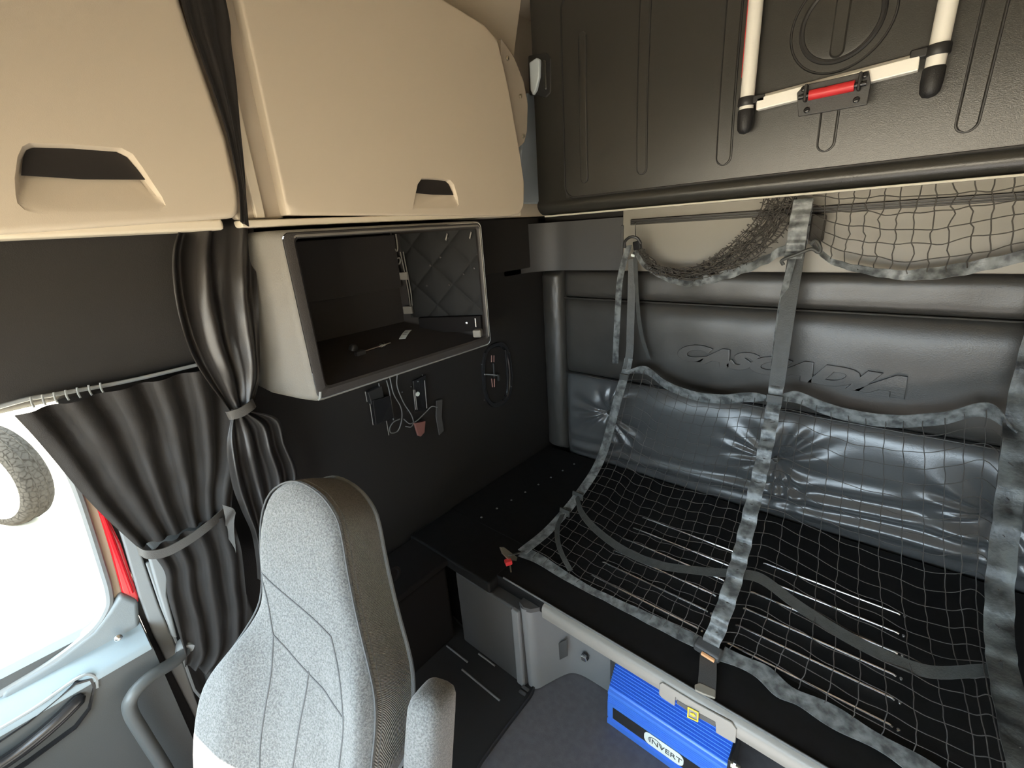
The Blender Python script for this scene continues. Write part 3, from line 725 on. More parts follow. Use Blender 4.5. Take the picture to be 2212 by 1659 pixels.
# raised inner panel
def rr(x0, x1, z0, z1, r, y, n=6):
    o = []
    for cx_, cz, a0 in ((x1 - r, z0 + r, -PI / 2), (x1 - r, z1 - r, 0), (x0 + r, z1 - r, PI / 2), (x0 + r, z0 + r, PI)):
        for k in range(n + 1):
            a = a0 + PI / 2 * k / n; o.append(V((cx_ + math.cos(a) * r, y, cz + math.sin(a) * r)))
    return o
x0_, z0_ = -1.215, 1.832
YP = YBK - .012
def yb(x, z):          # gently crowned face of the bunk panel
    nx = (x + .01) / 1.21; nz_ = (z - 2.196) / .364
    return 1.7945 - .0195 * max(0, 1 - nx ** 4) * max(0, 1 - nz_ ** 2)
def pf(u, v):
    x = lerp(x0_, 1.195, u); z = lerp(z0_, 2.56, v)
    return (x, yb(x, z), z)
obj('raised_panel', MB().grid(pf, 60, 40, (0, .02, 0)), M['bunk'], ub, smooth_ang=40)
def crown(mb):
    for p in mb.v: p.y += yb(p.x, p.z) - YP
    return mb
obj('panel_groove', MB().tube(rr(x0_ - .003, 1.2, z0_ - .003, 2.56, .05, 1.7935) [:] + [rr(x0_ - .003, 1.2, z0_ - .003, 2.56, .05, 1.7935)[0]], .0045, 6), M['black'], ub)
def rib_mb(x, z0, z1, r, h=.005):
    zs = [z0 + r * (1 - math.cos(PI / 2 * k / 6)) for k in range(7)]
    zs += [lerp(z0 + r, z1 - r, k / 24) for k in range(1, 24)]
    zs += [z1 - r + r * math.sin(PI / 2 * k / 6) for k in range(7)]
    rings = []
    for z in zs:
        d = max(0, z0 + r - z, z - z1 + r)
        w = max(.0006, math.sqrt(max(0, r * r - d * d))); b = min(.003, w * .4)
        rings.append([V((x + a, yb(x + a, z) - q, z)) for a, q in ((-w, 0), (-w, h * .5), (-w + b, h), (w - b, h), (w, h * .5), (w, 0))])
    return MB().loft(rings, False, False, closed=False)
def rib(x, z0, z1, r):
    c = (x, YP, (z0 + z1) / 2)
    o = obj('rib', rib_mb(x, z0, z1, r), M['bunk'], ub, smooth_ang=35)
    g = [V((x + math.cos(a) * (r + .001), YP - .0005, z0 + r + math.sin(a) * (r + .001))) for a in [PI + PI * k / 14 for k in range(15)]]
    zz_ = [lerp(z1 - r, z0 + r, k / 20) for k in range(20)]
    g = [V((x - r - .001, YP - .0005, z)) for z in zz_] + g + [V((x + r + .001, YP - .0005, z)) for z in zz_[::-1]]
    obj('groove', crown(MB().tube(g, .0028, 6)), M['black'], o)
rib(-1.118, 1.885, 2.42, .016)
rib(-.857, 1.886, 2.56, .019); rib(-.556, 1.880, 2.56, .023); rib(-.262, 1.880, 2.02, .021); rib(.045, 1.880, 2.56, .021); rib(.32, 1.88, 2.56, .021); rib(.62, 1.88, 2.56, .021)
cc_ = V((-.265, YP, 2.205))
def circ(r, y=0, n=48): return [cc_ + V((math.cos(2 * PI * k / n) * r, y, math.sin(2 * PI * k / n) * r)) for k in range(n + 1)]
obj('outer_ring', crown(MB().tube(circ(.122), .0032, 6, False)), M['black'], ub)
obj('inner_ring', crown(MB().tube(circ(.094), .008, 8, False)), M['black'], ub)
obj('disc', crown(MB().lathe(cc_, (0, -1, 0), [(.090, 0), (.088, .004), (.080, .005)], 48)), M['bunk'], ub)
obj('slot_rib', crown(MB().stadium(cc_ + V((0, -.005, .0)), (0, 0, 1), (1, 0, 0), .070, .018, (0, -1, 0), .006, .004)), M['bunk'], ub)
# side latch
obj('latch_housing', MB().prism([W(u, v, 1, YBK - .004) for u, v in ((1140, 120), (1180, 112), (1190, 125), (1190, 200), (1178, 212), (1142, 205))], (0, .03, 0)), M['black'], ub, bevel=.006)
obj('latch_handle', MB().prism([W(u, v, 1, YBK - .02) for u, v in ((1142, 135), (1158, 124), (1165, 128), (1164, 165), (1157, 195), (1150, 206), (1145, 195))], (0, .018, 0)), M['pale'], ub, bevel=.006, seg=3)
obj('latch_slot', MB().stadium(W(1177, 163, 1, YBK - .005), (0, 0, 1), (1, 0, 0), .045, .009, (0, -1, 0), .006, .003), M['bunk'], ub)
struct(obj('trim_12', MB().prism([W(u, v, 0, XL + .03) for u, v in ((1140, 200), (1172, 210), (1168, 330), (1166, 440), (1120, 440), (1128, 300))], (-.02, 0, 0)), M['pale'], bevel=.006), 'pale strip painted as daylight leaking between overhead cabinet and upper bunk', 'trim')  # light leak beside the bunk drawn as a pale solid strip

# ---- ladder strapped to the bunk
ld = thing('bunk_ladder', 'silver tubular bunk ladder strapped upright to the upper bunk', 'ladder', (-.265, 1.75, 1.96))
YT = 1.748; zR = 2.035
for x, zb in ((-.4865, 1.962), (-.0425, 1.972)):
    tb = obj('rail_tube', MB().tube([(x, YT, zb + .05), (x, YT, 2.58)], .0205, 20), M['alu'], ld)
    obj('end_cap', MB().lathe((x, YT, zb), (0, 0, 1), [(.001, -.004), (.014, .0), (.021, .010), (.0235, .03), (.0235, .062), (.0215, .066)], 20), M['rubber'], tb)
    zc_ = zR + (.03 if x < -.2 else .055)
    obj('clamp', MB().lathe((x, YT, zc_ - .028), (0, 0, 1), [(.024, 0), (.026, .003), (.026, .022), (.024, .025)], 20), M['black'], tb)
    sgn = 1 if x < -.2 else -1
    obj('clamp_lug', MB().box((min(x, x + sgn * .055), YT - .014, zc_ - .026), (max(x, x + sgn * .055), YT + .014, zc_ - .004)), M['black'], tb, bevel=.004)
lA, lB = V((-.455, YT, zR)), V((-.075, YT, zR + .018))
dl = (lB - lA).normalized(); ul = V((-dl.z, 0, dl.x))
obj('rung', MB().obox((lA + lB) / 2, dl * (lB - lA).length / 2, V((0, .014, 0)), ul * .017), M['alu'], ld, bevel=.003)
obj('rung_grip', MB().obox((lA + lB) / 2 + ul * .020 + V((0, .0, 0)), dl * ((lB - lA).length / 2), V((0, .012, 0)), ul * .0035), M['niche'], ld, bevel=.002)
obj('warning_strip', MB().box((-.5085, YT - .004, 2.12), (-.506, YT + .004, 2.55)), M['red'], ld)

br = thing('ladder_bracket', 'black ladder bracket with red roller on the upper bunk', 'bracket', (-.262, 1.775, 1.99))
q0 = [W(u, v, 1, 1.722) for u, v in ((1724, 252), (1721, 200), (1737, 184), (1877, 152), (1881, 180), (1873, 226))]
obj('plate', MB().prism(q0, (0, .010, 0)), M['base_panel'], br, bevel=.003)
ra, rb = W(1748, 206, 1, 1.708), W(1846, 185, 1, 1.708)
obj('roller', MB().tube([ra, rb], .0135, 16), M['red'], br)
dr = (rb - ra).normalized()
obj('pin', MB().tube([ra - dr * .026, rb + dr * .026], .007, 10), M['black_gloss'], br)
for e, s_ in ((ra, -1), (rb, 1)):
    obj('ear', MB().obox(e + dr * s_ * .010 + V((0, .004, .008)), dr * .004, V((0, .012, 0)), V((0, 0, .022))), M['black'], br, bevel=.003)
for u, v in ((1743, 238), (1850, 216), (1737, 192), (1868, 163)):
    obj('bolt', MB().lathe(W(u, v, 1, 1.7215), (0, -1, 0), [(.008, -.002), (.008, .003), (.005, .005), (.001, .005)], 14), M['black_gloss'], br)

# ================================================================== LOWER BUNK BASE
lb = thing('lower_bunk_base', 'black lower bunk base with ribbed deck and taupe front edge', 'bunk base', (-.3, 1.5, 0))
ZD = .44
obj('deck', MB().box((XL + .003, 1.18, .37), (XR - .003, 1.985, ZD)), M['deck'], lb, bevel=.006)
obj('front_ledge', MB().box((-1.04, .980, .385), (XR - .003, 1.19, ZD + .002)), M['deck'], lb, bevel=.008)
obj('side_ledge', MB().box((XL + .003, .93, .386), (-1.03, 1.20, .438)), M['deck'], lb, bevel=.01)
obj('front_trim', MB().loft([[V((x, y, z)) for y, z in ((.966, .388), (.962, .394), (.962, .430), (.968, .441), (.984, .446), (.99, .44), (.99, .388))] for x in (-.80, XR - .003)]), M['trim'], lb, smooth_ang=50)
obj('edge_bead', MB().tube([(-1.0, .982, .4475), (XR - .003, .982, .4475)], .0035, 6), M['piping'], lb)
for ys, xa, xb in [(y, a, b) for y in (1.197, 1.286, 1.372, 1.462, 1.55, 1.642) for a, b in ((-.245, .157), (-.74, -.335))]:
    rb_ = obj('deck_rib', MB().tube([(xa, ys, ZD + .001), (xa + .006, ys, ZD + .004), (xb - .006, ys, ZD + .004), (xb, ys, ZD + .001)], .0034, 8), M['chrome'], lb)
    obj('rib_rivet', MB().lathe((xb + .012, ys, ZD), (0, 0, 1), [(.005, 0), (.004, .003), (.001, .004)], 10), M['chrome'], rb_)
for i in range(9):
    q = V((-1.36 + .012 * i, 1.12 + .095 * i, ZD if i > 0 else .43))
    obj('stud', MB().lathe(q, (0, 0, 1), [(.006, 0), (.004, .003), (.001, .004)], 10), M['piping'], lb)
# moulded alcove in the front face
pl = spl([(-.885, .955, 0), (-.874, .948, 0), (-.855, .950, 0), (-.838, .966, 0), (-.824, 1.0, 0), (-.80, 1.055, 0), (-.775, 1.095, 0), (-.735, 1.113, 0), (-.68, 1.118, 0), (-.60, 1.12, 0)], 5)
obj('alcove_moulding', MB().grid(lambda u, v: V((0, 0, lerp(.004, .40, v))) + pl[int(round(u * (len(pl) - 1)))] + V((-.008 * v, -.004 * v * (1 - u), 0)), len(pl) - 1, 8, (-.004, .012, 0)), M['alcove'], lb, smooth_ang=60)
obj('alcove_top', MB().prism([V((x, y, .392)) for x, y in ((-.90, .955), (-.87, .945), (-.845, .953), (-.82, .985), (-.80, .985), (-.80, 1.10), (-.90, 1.10))], (0, 0, .018)), M['base_panel'], lb)
obj('alcove_rear', MB().box((-.61, 1.115, .0), (-.57, 1.30, .40)).box((-.60, 1.30, 0), (XR - .003, 1.32, .40)).box((-.90, 1.13, 0), (-.60, 1.14, .4)), M['base_panel'], lb)
obj('under_shadow_board', MB().box((-.80, 1.0, .36), (XR - .003, 1.3, .384)), M['base_panel'], lb)
obj('blank_plate', MB().prism([W(u, v, 1, 1.060) for u, v in ((1199, 1392), (1226, 1380), (1227, 1416), (1200, 1430))], (0, -.004, 0)), M['base_panel'], lb, bevel=.002)
bq = W(1265, 1417, 1, 1.105)
bo = obj('bolt_seat', MB().lathe(bq, (0, -1, 0), [(.016, 0), (.016, .006), (.010, .008), (.001, .008)], 18), M['black_gloss'], lb)
obj('bolt_head', MB().obox(bq + V((0, -.012, 0)), (.010, 0, .0015), (0, .006, 0), (-.0015, 0, .010)), M['chrome'], lb, bevel=.002)
# left-hand closing cabinet under the bunk
obj('end_panel', MB().box((-1.24, .935, .0), (-.885, 1.2, .385)), M['base_panel'], lb, bevel=.012, seg=3)
obj('end_panel_edge', MB().box((-.925, .928, .0), (-.888, .96, .384)), M['alcove'], lb, bevel=.008)
obj('end_wall', MB().box((XL + .003, 1.0, .0), (-1.23, 1.2, .37)), M['deck'], lb)

# pull-handle insert with arrow sticker on the front trim
ph = thing('pull_handle_insert', 'grey notched pull handle insert with yellow arrow sticker on the trim', 'handle', W(1500, 1560, 1, .958))
YH = .957
hp = [(1424, 1478), (1430, 1475), (1500, 1518), (1580, 1562), (1591, 1577), (1588, 1607), (1566, 1595), (1546, 1583), (1545, 1560), (1505, 1538), (1465, 1512), (1459, 1506), (1457, 1526), (1430, 1508), (1423, 1500)]
obj('plate', MB().prism([W(u, v, 1, YH) for u, v in hp], (0, .006, 0)), M['trim'], ph, bevel=.002)
obj('pocket_back', MB().prism([W(u, v, 1, YH + .004) for u, v in ((1462, 1512), (1500, 1535), (1545, 1560), (1545, 1570), (1500, 1546), (1462, 1520))], (0, .006, 0)), M['base_panel'], ph)
sq = [(1487, 1528), (1508, 1539), (1507, 1558), (1486, 1548)]
def shrink(q, k): c = (sum(p[0] for p in q) / 4, sum(p[1] for p in q) / 4); return [(c[0] + (p[0] - c[0]) * k, c[1] + (p[1] - c[1]) * k) for p in q]
sqw = [W(u, v, 1, YH - .003) for u, v in shrink(sq, 1.12)]; sqi = [W(u, v, 1, YH - .003) for u, v in shrink(sq, .88)]
stk = obj('sticker_film', MB().prism([p + V((0, .0015, 0)) for p in sqw], (0, .001, 0)), M['trim'], ph)
obj('sticker_border', MB().loft([sqw, [p + V((0, -.0015, 0)) for p in sqw], [p + V((0, -.0015, 0)) for p in sqi], sqi], False, False), M['yellow'], stk)
ac = sum(sqw, V()) / 4; ex_ = (sqw[1] - sqw[0]).normalized(); ez_ = (sqw[0] - sqw[3]).normalized()
ar = [(-.007, .003), (.0, .003), (.0, .007), (.0085, 0), (.0, -.007), (.0, -.003), (-.007, -.003)]
obj('arrow', MB().prism([ac + ex_ * a + ez_ * b for a, b in ar], (0, -.0015, 0)), M['yellow'], stk)

# ================================================================== INVERTER
iv = thing('power_inverter', 'blue ribbed power inverter box on the floor under the bunk', 'inverter', (-.36, 1.08, 0))
xi0, xi1, yf_ = -.566, -.172, 1.02
prof = [(yf_, .0), (yf_ - .005, .004), (yf_ - .005, .026), (yf_ + .002, .029), (yf_ + .002, .034), (yf_ - .003, .037), (yf_ - .003, .106)]
z = .108; y = yf_ - .003
for k in range(5):                      # fine flutes above the label strip
    prof += [(y, z), (y, z + .0035), (y + .0025, z + .0045), (y + .0025, z + .0065)]; z += .0075; y += .0008
prof += [(y - .002, z), (y - .003, z + .006), (y - .001, z + .014), (y + .007, z + .018), (y + .009, z + .024)]
z += .026; y += .008
for k in range(9):                      # deep cooling fins stepping back
    prof += [(y, z + .001), (y, z + .0045), (y + .020, z + .0045), (y + .020, z + .0085)]; z += .0085; y += .0055
zt = z
prof += [(y + .01, zt), (y + .06, zt), (y + .06, 0)]
cs = obj('case', MB().loft([[V((x, a, b)) for a, b in prof] for x in (xi0, xi1)]), M['blue'], iv, smooth_ang=25)
obj('dark_strip', MB().box((xi0 + .022, yf_ - .0045, .045), (xi1 - .01, yf_ - .001, .098)), M['rubber'], iv)
lw = rr(-.425, -.292, .046, .099, .020, yf_ - .005)
lbl = obj('label', MB().loft([lw, [p + V((0, -.001, 0)) for p in lw]]), M['white'], iv)
obj('lettering', text_mb('INVERT', .030, (-.352, yf_ - .0068, .070), (1, 0, 0), (0, 0, 1), extrude=.0004, xscale=1.12), M['ink'], lbl)
arc = [V((-.386 + .024 * math.cos(a), yf_ - .0068, .071 + .019 * math.sin(a))) for a in [math.radians(d) for d in range(200, -10, -12)]]
obj('logo_arc', MB().tube(arc, .0009, 5), M['ink'], lbl)
obj('end_plate', MB().box((xi1, yf_ + .004, .006), (xi1 + .008, yf_ + .13, .2)), M['black'], iv, bevel=.003)
for yy, zz in ((1.035, .11), (1.04, .17), (1.09, .06)):
    t_ = obj('terminal', MB().lathe((xi1 + .008, yy, zz), (1, 0, 0), [(.012, 0), (.012, .010), (.008, .011), (.008, .024), (.001, .025)], 14), M['brass'], iv)
    obj('terminal_nut', MB().lathe((xi1 + .014, yy, zz), (1, 0, 0), [(.014, 0), (.014, .006)], 6), M['chrome'], iv, smooth_ang=20)

# ================================================================== FLOOR MAT
fm = [W(u, v, 2, 0) for u, v in ((1158, 1486), (1128, 1462), (1040, 1392), (960, 1330))]
mt = [fm[0], fm[1], fm[2], V((-1.40, 1.0, 0)), V((-1.40, .1, 0)), V((-.95, .1, 0)), W(1000, 1750, 2, 0), W(1035, 1660, 2, 0), W(1100, 1570, 2, 0), W(1150, 1505, 2, 0)]
mt2 = [V((p[0], p[1], 0)) for p in round_poly([(p.x, p.y) for p in mt], .03)]
mc = sum(mt2, V()) / len(mt2)
fmat = tag(obj('floor_mat', MB().loft([mt2, [p + V((0, 0, .014)) for p in mt2], [mc + (p - mc) * .975 + V((0, 0, .018)) for p in mt2], [mc + (p - mc) * .955 + V((0, 0, .009)) for p in mt2]], True, True), M['rubber'], smooth_ang=40), 'black rubber floor mat with raised lip beside the passenger seat', 'mat')
for q in (((998, 1446), (1079, 1513)), ((1034, 1412), (1069, 1438)), ((965, 1395), (1010, 1430))):
    a, b = [W(u, v, 2, .012) for u, v in q]
    obj('ridge', MB().tube([a, b], .004, 6), M['piping'], fmat)
for q in (((1122, 1492), (1135, 1501)), ((1128, 1482), (1142, 1492))):
    a, b = [W(u, v, 2, .014) for u, v in q]
    obj('clip', MB().obox((a + b) / 2, (b - a) / 2, V(((b - a).y, -(b - a).x, 0)).normalized() * .006, (0, 0, .004)), M['base_panel'], fmat, bevel=.002)

# dark box and hook on the wall between the seat and the bunk
wb2 = thing('wall_storage_box', 'black storage box on the floor between passenger seat and bunk', 'storage box', (-1.40, .80, 0))
obj('body', MB().box((-1.50, .62, .0), (-1.28, .93, .40)), M['matt_black'], wb2, bevel=.02, seg=3)
obj('lid', MB().box((-1.51, .61, .40), (-1.27, .94, .43)), M['matt_black'], wb2, bevel=.01)
obj('handle_recess', MB().lathe(W(850, 1240, 0, -1.275), (1, 0, 0), [(.030, -.002), (.030, .004), (.022, .005), (.018, -.001)], 20), M['matt_black'], wb2)

# ================================================================== BUNK RESTRAINT NET
def side_y(h): return (h, 0, 0)
net = thing('bunk_restraint_net', 'black cord safety net with grey webbing straps over the lower bunk', 'net', (-.3, 1.15, ZD))
Lst = spl([W(1366, 560, 0, -.955), W(1362, 700, 0, -.955), W(1358, 775, 0, -.955), W(1335, 860, 0, -.96), W(1300, 985, 0, -.965), W(1255, 1062, 0, -.97), W(1190, 1140, 0, -.98), W(1128, 1192, 0, -.985)], 8)
Cst = spl([W(1738, 432, 0, -.325), W(1722, 540, 0, -.322), W(1700, 680, 0, -.318), W(1676, 845, 0, -.312), W(1655, 960, 0, -.300), W(1628, 1080, 0, -.290), W(1602, 1190, 0, -.275), W(1578, 1275, 0, -.262), W(1548, 1360, 0, -.262), W(1530, 1400, 2, .462)], 8)
Rst = spl([V((.30, 1.93, 1.715)), V((.302, 1.925, 1.42)), W(2205, 870, 0, .305), W(2190, 1000, 0, .31), W(2172, 1150, 0, .315), W(2160, 1260, 0, .32), W(2160, 1390, 0, .325), W(2178, 1500, 0, .325), W(2215, 1659, 0, .33), W(2240, 1750, 0, .33)], 8)
def crinkle(path, side, amp, f, seed):
    return [p + V((0, -1, .6)) * amp * math.sin(i * f + 2 * noise.noise(V((i * .2, seed, 0)))) for i, p in enumerate(path)]
Ld = resample(Lst, 90); Cd = resample(Cst, 150); Rd = resample(Rst, 120)
obj('side_strap', MB().ribbon(Ld[26:], (.021, 0, 0), .003), M['webbing'], net, smooth_ang=60)
obj('side_strap_upper', MB().ribbon(Ld[:30], (.016, .006, 0), .003), M['webbing_plain'], net, smooth_ang=60)
nC = len(Cd)
obj('centre_strap_upper', MB().ribbon([p + V((0, -.004, 0)) for p in Cd[12:60]], (.026, 0, 0), .003), M['webbing_plain'], net, smooth_ang=60)
obj('centre_strap', MB().ribbon(crinkle(Cd[58:], 0, .008, .9, 3), (.024, .0, 0), .003), M['webbing'], net, smooth_ang=60)
obj('centre_strap_top', MB().ribbon(crinkle(Cd[:14], 0, .006, 1.7, 8), (.028, 0, 0), .003), M['webbing'], net, smooth_ang=60)
obj('outer_strap', MB().ribbon(crinkle(Rd, 0, .006, .8, 5), (.028, 0, 0), .003), M['webbing_dark'], net, smooth_ang=60)
# loose tails beside the straps
def tail(name, pts, h, th=.002, m_=None): return obj(name, MB().ribbon(spl(pts, 6), h, th), m_ or M['webbing_plain'], net, smooth_ang=60)
tail('loose_tail', [W(1358, 530, 1, 1.90), W(1340, 600, 1, 1.915), W(1334, 680, 1, 1.915), W(1329, 785, 1, 1.92)], (.0155, 0, .002), .002, M['webbing'])
tail('loose_tail', [W(1372, 545, 1, 1.91), W(1376, 640, 1, 1.93), W(1385, 720, 1, 1.95), W(1402, 775, 1, 1.96)], (.010, 0, -.002))
tail('loose_tail', [W(1712, 560, 1, 1.875), W(1692, 640, 1, 1.885), W(1680, 720, 1, 1.885), W(1672, 790, 1, 1.88)], (.010, .006, .001), .002, M['webbing'])

def surf(Lc, Rc, Tc, Bc):
    """Coons patch through four edge curves; returns fn(s,t)"""
    Lc, Rc, Tc, Bc = [resample(c, 121) for c in (Lc, Rc, Tc, Bc)]
    def at(c, t):
        x = max(0, min(1, t)) * 120; i = min(119, int(x)); return c[i].lerp(c[i + 1], x - i)
    def f(s, t):
        return (at(Lc, t).lerp(at(Rc, t), s) + at(Tc, s).lerp(at(Bc, s), t)
                - (Lc[0].lerp(Rc[0], s)).lerp(Lc[-1].lerp(Rc[-1], s), t))
    return f
def mesh_net(f, ns, nt, r, wob, seed, mb=None, t1=1.0):
    mb = mb or MB()
    def g(s, t):
        p = f(s, t); e = 4 * min(.25, s, 1 - s)
        return p + V((noise.noise(V((s * 9, t * 9, seed))), noise.noise(V((s * 9, t * 9, seed + 7))), noise.noise(V((s * 9, t * 9, seed + 13))))) * wob * e
    for i in range(1, ns):
        mb.tube([g(i / ns + .002 * math.sin(k * PI / 2 * 1.0 + i), k / (nt * 3)) for k in range(int(nt * 3 * t1) + 1)], r, 5)
    for j in range(1, nt + (1 if t1 < 1 else 0)):
        if j / nt > t1: break
        mb.tube([g(k / (ns * 3), j / nt + .0022 * math.cos(k * PI / 3 + j)) for k in range(ns * 3 + 1)], r, 5)
    return mb
# left and right panels of the lower net
iL = min(range(len(Lst)), key=lambda i: abs(Lst[i].z - 1.03)); iC = min(range(len(Cst)), key=lambda i: abs(Cst[i].z - 1.06)); iR = min(range(len(Rst)), key=lambda i: abs(Rst[i].z - 1.06))
topL = spl([Lst[iL], W(1395, 800, 1, 1.89), W(1440, 832, 1, 1.885), W(1500, 855, 1, 1.88), W(1560, 862, 1, 1.875), W(1620, 858, 1, 1.865), Cst[iC]], 8)
topR = spl([Cst[iC], W(1720, 858, 1, 1.86), W(1790, 885, 1, 1.87), W(1860, 902, 1, 1.875), W(1940, 910, 1, 1.88), W(2040, 903, 1, 1.885), W(2130, 885, 1, 1.885), Rst[iR]], 8)
botL = spl([Lst[-1], W(1250, 1262, 2, .452), W(1400, 1336, 2, .452), Cst[-1]], 8)
botR = spl([Cst[-1], W(1600, 1415, 2, .455), W(1780, 1520, 2, .455), W(1960, 1625, 2, .458), W(2100, 1700, 2, .47), Rst[-1]], 8)
fL = surf(Lst[iL:], Cst[iC:], topL, botL)
fR = surf(Cst[iC:], Rst[iR:], topR, botR)
obj('net_mesh', mesh_net(fL, 15, 24, .0012, .006, 2), M['cord'], net, smooth_ang=80)['kind'] = 'stuff'
obj('net_mesh', mesh_net(fR, 14, 21, .0013, .006, 5), M['cord'], net, smooth_ang=80)['kind'] = 'stuff'
obj('top_border', MB().ribbon(crinkle(topL, 0, .002, .9, 1), [V((0, -.008, .023)) * (.35 + .65 * smooth(min(i, len(topL) - 1 - i) / 8)) for i in range(len(topL))], .003), M['webbing'], net, smooth_ang=60)
obj('top_border', MB().ribbon(crinkle(topR, 0, .002, .9, 2), [V((0, -.008, .026)) * (.35 + .65 * smooth(min(i, len(topR) - 1 - i) / 8)) for i in range(len(topR))], .003), M['webbing'], net, smooth_ang=60)
# front border webbing lying along the ledge
def flat(path, h): return [V((0, h, .1 * h)) for _ in path]
fb = spl([W(1128, 1192, 2, .462), W(1165, 1208, 2, .458), W(1215, 1240, 2, .455), W(1270, 1272, 2, .452)], 6)
obj('front_border', MB().ribbon(fb, [V((0, .026 - .014 * i / (len(fb) - 1), .004)) for i in range(len(fb))], .003), M['webbing'], net, smooth_ang=60)
fb = spl([W(1270, 1272, 2, .452), W(1340, 1306, 2, .450), W(1420, 1345, 2, .450), W(1510, 1388, 2, .452)], 6)
obj('front_border', MB().ribbon(crinkle(fb, 0, .002, 1.3, 4), [V((0, .012 + .010 * smooth(i / (len(fb) - 1)), .004)) for i in range(len(fb))], .003), M['webbing'], net, smooth_ang=60)
fb = spl([W(1560, 1412, 2, .456), W(1640, 1448, 2, .453), W(1690, 1490, 2, .452), W(1745, 1518, 2, .453), W(1830, 1565, 2, .455), W(1930, 1622, 2, .457), W(2050, 1700, 2, .46)], 6)
obj('front_border', MB().ribbon(fb, [V((0, .026 - .006 * math.sin(i * .5), .004)) for i in range(len(fb))], .003), M['webbing'], net, smooth_ang=60)
# inner webbing sewn across the net
def on(f, st): return spl([f(s, t) + V((0, 0, .003)) for s, t in st], 6)
ib = on(fL, ((0, .63), (.10, .70), (.25, .74), (.45, .765), (.65, .77), (.85, .74), (1, .70)))
obj('inner_webbing', MB().ribbon(ib, (0, .014, .006), .0025), M['webbing_plain'], net, smooth_ang=60)
ib = on(fL, ((0, .74), (.03, .80), (.09, .86), (.17, .91), (.27, .96)))
obj('inner_webbing', MB().ribbon(ib, (.008, .006, .002), .0025), M['webbing_plain'], net, smooth_ang=60)
ib = on(fR, ((0, .70), (.10, .705), (.25, .735), (.42, .75), (.6, .74), (.8, .70), (1, .645)))
obj('inner_webbing', MB().ribbon(ib, (0, .016, .007), .0025), M['webbing_plain'], net, smooth_ang=60)
# sewn joints
for p, s_ in ((Lst[iL + 1], .022), (Cst[iC], .028), (fL(0, .62), .028), (fL(0, .72), .026)):
    obj('sewn_joint', MB().obox(p + V((0, -.004, 0)), (s_, 0, 0), (0, .004, .0), (0, .002, .016)), M['webbing_plain'], net, bevel=.003)
# buckle and tongue at the centre
bk = W(1530, 1403, 2, .468)
bz = obj('buckle', MB().obox(bk, (.040, -.004, 0), (.002, .020, .003), (0, 0, .013)), M['base_panel'], net, bevel=.009, seg=3)
obj('release_tag', MB().obox(W(1529, 1419, 2, .470), (.020, -.002, 0), (0, .005, 0), (0, 0, .004)), M['orange'], bz, bevel=.002)
obj('buckle_strap', MB().ribbon(spl([W(1530, 1412, 2, .462), W(1529, 1450, 2, .458), W(1526, 1492, 2, .452)], 6), (.025, -.001, 0), .003), M['base_panel'], net)
obj('anchor_foot', MB().prism([W(u, v, 2, .449) for u, v in ((1500, 1482), (1512, 1478), (1546, 1494), (1545, 1512), (1520, 1503), (1501, 1494))], (0, 0, .008)), M['niche'], net, bevel=.003)
# red hook at the near left corner
obj('hook_strap', MB().ribbon(spl([Lst[-1], W(1112, 1197, 0, -.995), W(1098, 1200, 0, -1.0)], 5), (.010, .010, 0), .003), M['webbing_plain'], net)
obj('hook_body', MB().obox(W(1098, 1214, 0, -1.0), (.006, .012, 0), (-.010, .006, 0), (0, 0, .009)), M['red'], net, bevel=.003)
obj('hook_plate', MB().prism([W(u, v, 0, -1.0) for u, v in ((1083, 1184), (1092, 1184), (1118, 1204), (1116, 1212), (1100, 1210), (1088, 1198))], (-.012, 0, 0)), M['brass'], net, bevel=.002)
obj('hook_pin', MB().tube([W(1102, 1222, 0, -1.0), W(1106, 1250, 0, -1.0)], .003, 6), M['brass'], net)

# ---- upper net: bundle on the left, spread sheet on the right
un = thing('upper_bunk_net', 'dark cord net with webbing edge hanging below the upper bunk', 'net', (-.3, 1.88, 1.50))
YN = 1.885
sw = spl([W(1372, 538, 1, YN + .03), W(1395, 572, 1, YN + .01), W(1440, 600, 1, YN), W(1500, 608, 1, YN - .01), W(1560, 596, 1, YN - .01), W(1630, 572, 1, YN), W(1690, 542, 1, YN), W(1722, 522, 1, YN)], 8)
obj('swag_webbing', MB().ribbon(crinkle(sw, 0, .005, 1.4, 6), [V((0, .012 * math.sin(i * .35), .017)) for i in range(len(sw))], .003), M['webbing'], un, smooth_ang=60)
mb = MB()
up = spl([W(1380, 530, 1, YN + .03), W(1420, 572, 1, YN + .005), W(1480, 580, 1, YN), W(1550, 545, 1, YN), W(1610, 490, 1, YN), W(1640, 440, 1, YN), W(1652, 405, 1, YN)], 8)
dn = spl([W(1378, 545, 1, YN + .03), W(1420, 592, 1, YN), W(1500, 606, 1, YN - .02), W(1600, 575, 1, YN - .02), W(1680, 520, 1, YN - .01), W(1718, 460, 1, YN), W(1735, 400, 1, YN)], 8)
fU = surf(up, dn, [up[0], (up[0] + dn[0]) / 2, dn[0]], [up[-1], (up[-1] + dn[-1]) / 2, dn[-1]])
mesh_net(fU, 10, 26, .0017, .030, 3, mb)
mesh_net(lambda s, t: fU(s * .9 + .05, t) + V((0, -.012, .006)), 9, 24, .0017, .030, 9, mb)
mesh_net(lambda s, t: fU(s * .9 + .1, lerp(.35, 1, t)) + V((.004, .012, -.004)), 8, 22, .0016, .026, 19, mb)
obj('net_bundle', mb, M['cord_dark'], un, smooth_ang=80)['kind'] = 'stuff'
tpR = spl([W(1755, 402, 1, YN), W(1900, 396, 1, YN), W(2100, 380, 1, YN), W(2290, 360, 1, YN)], 8)
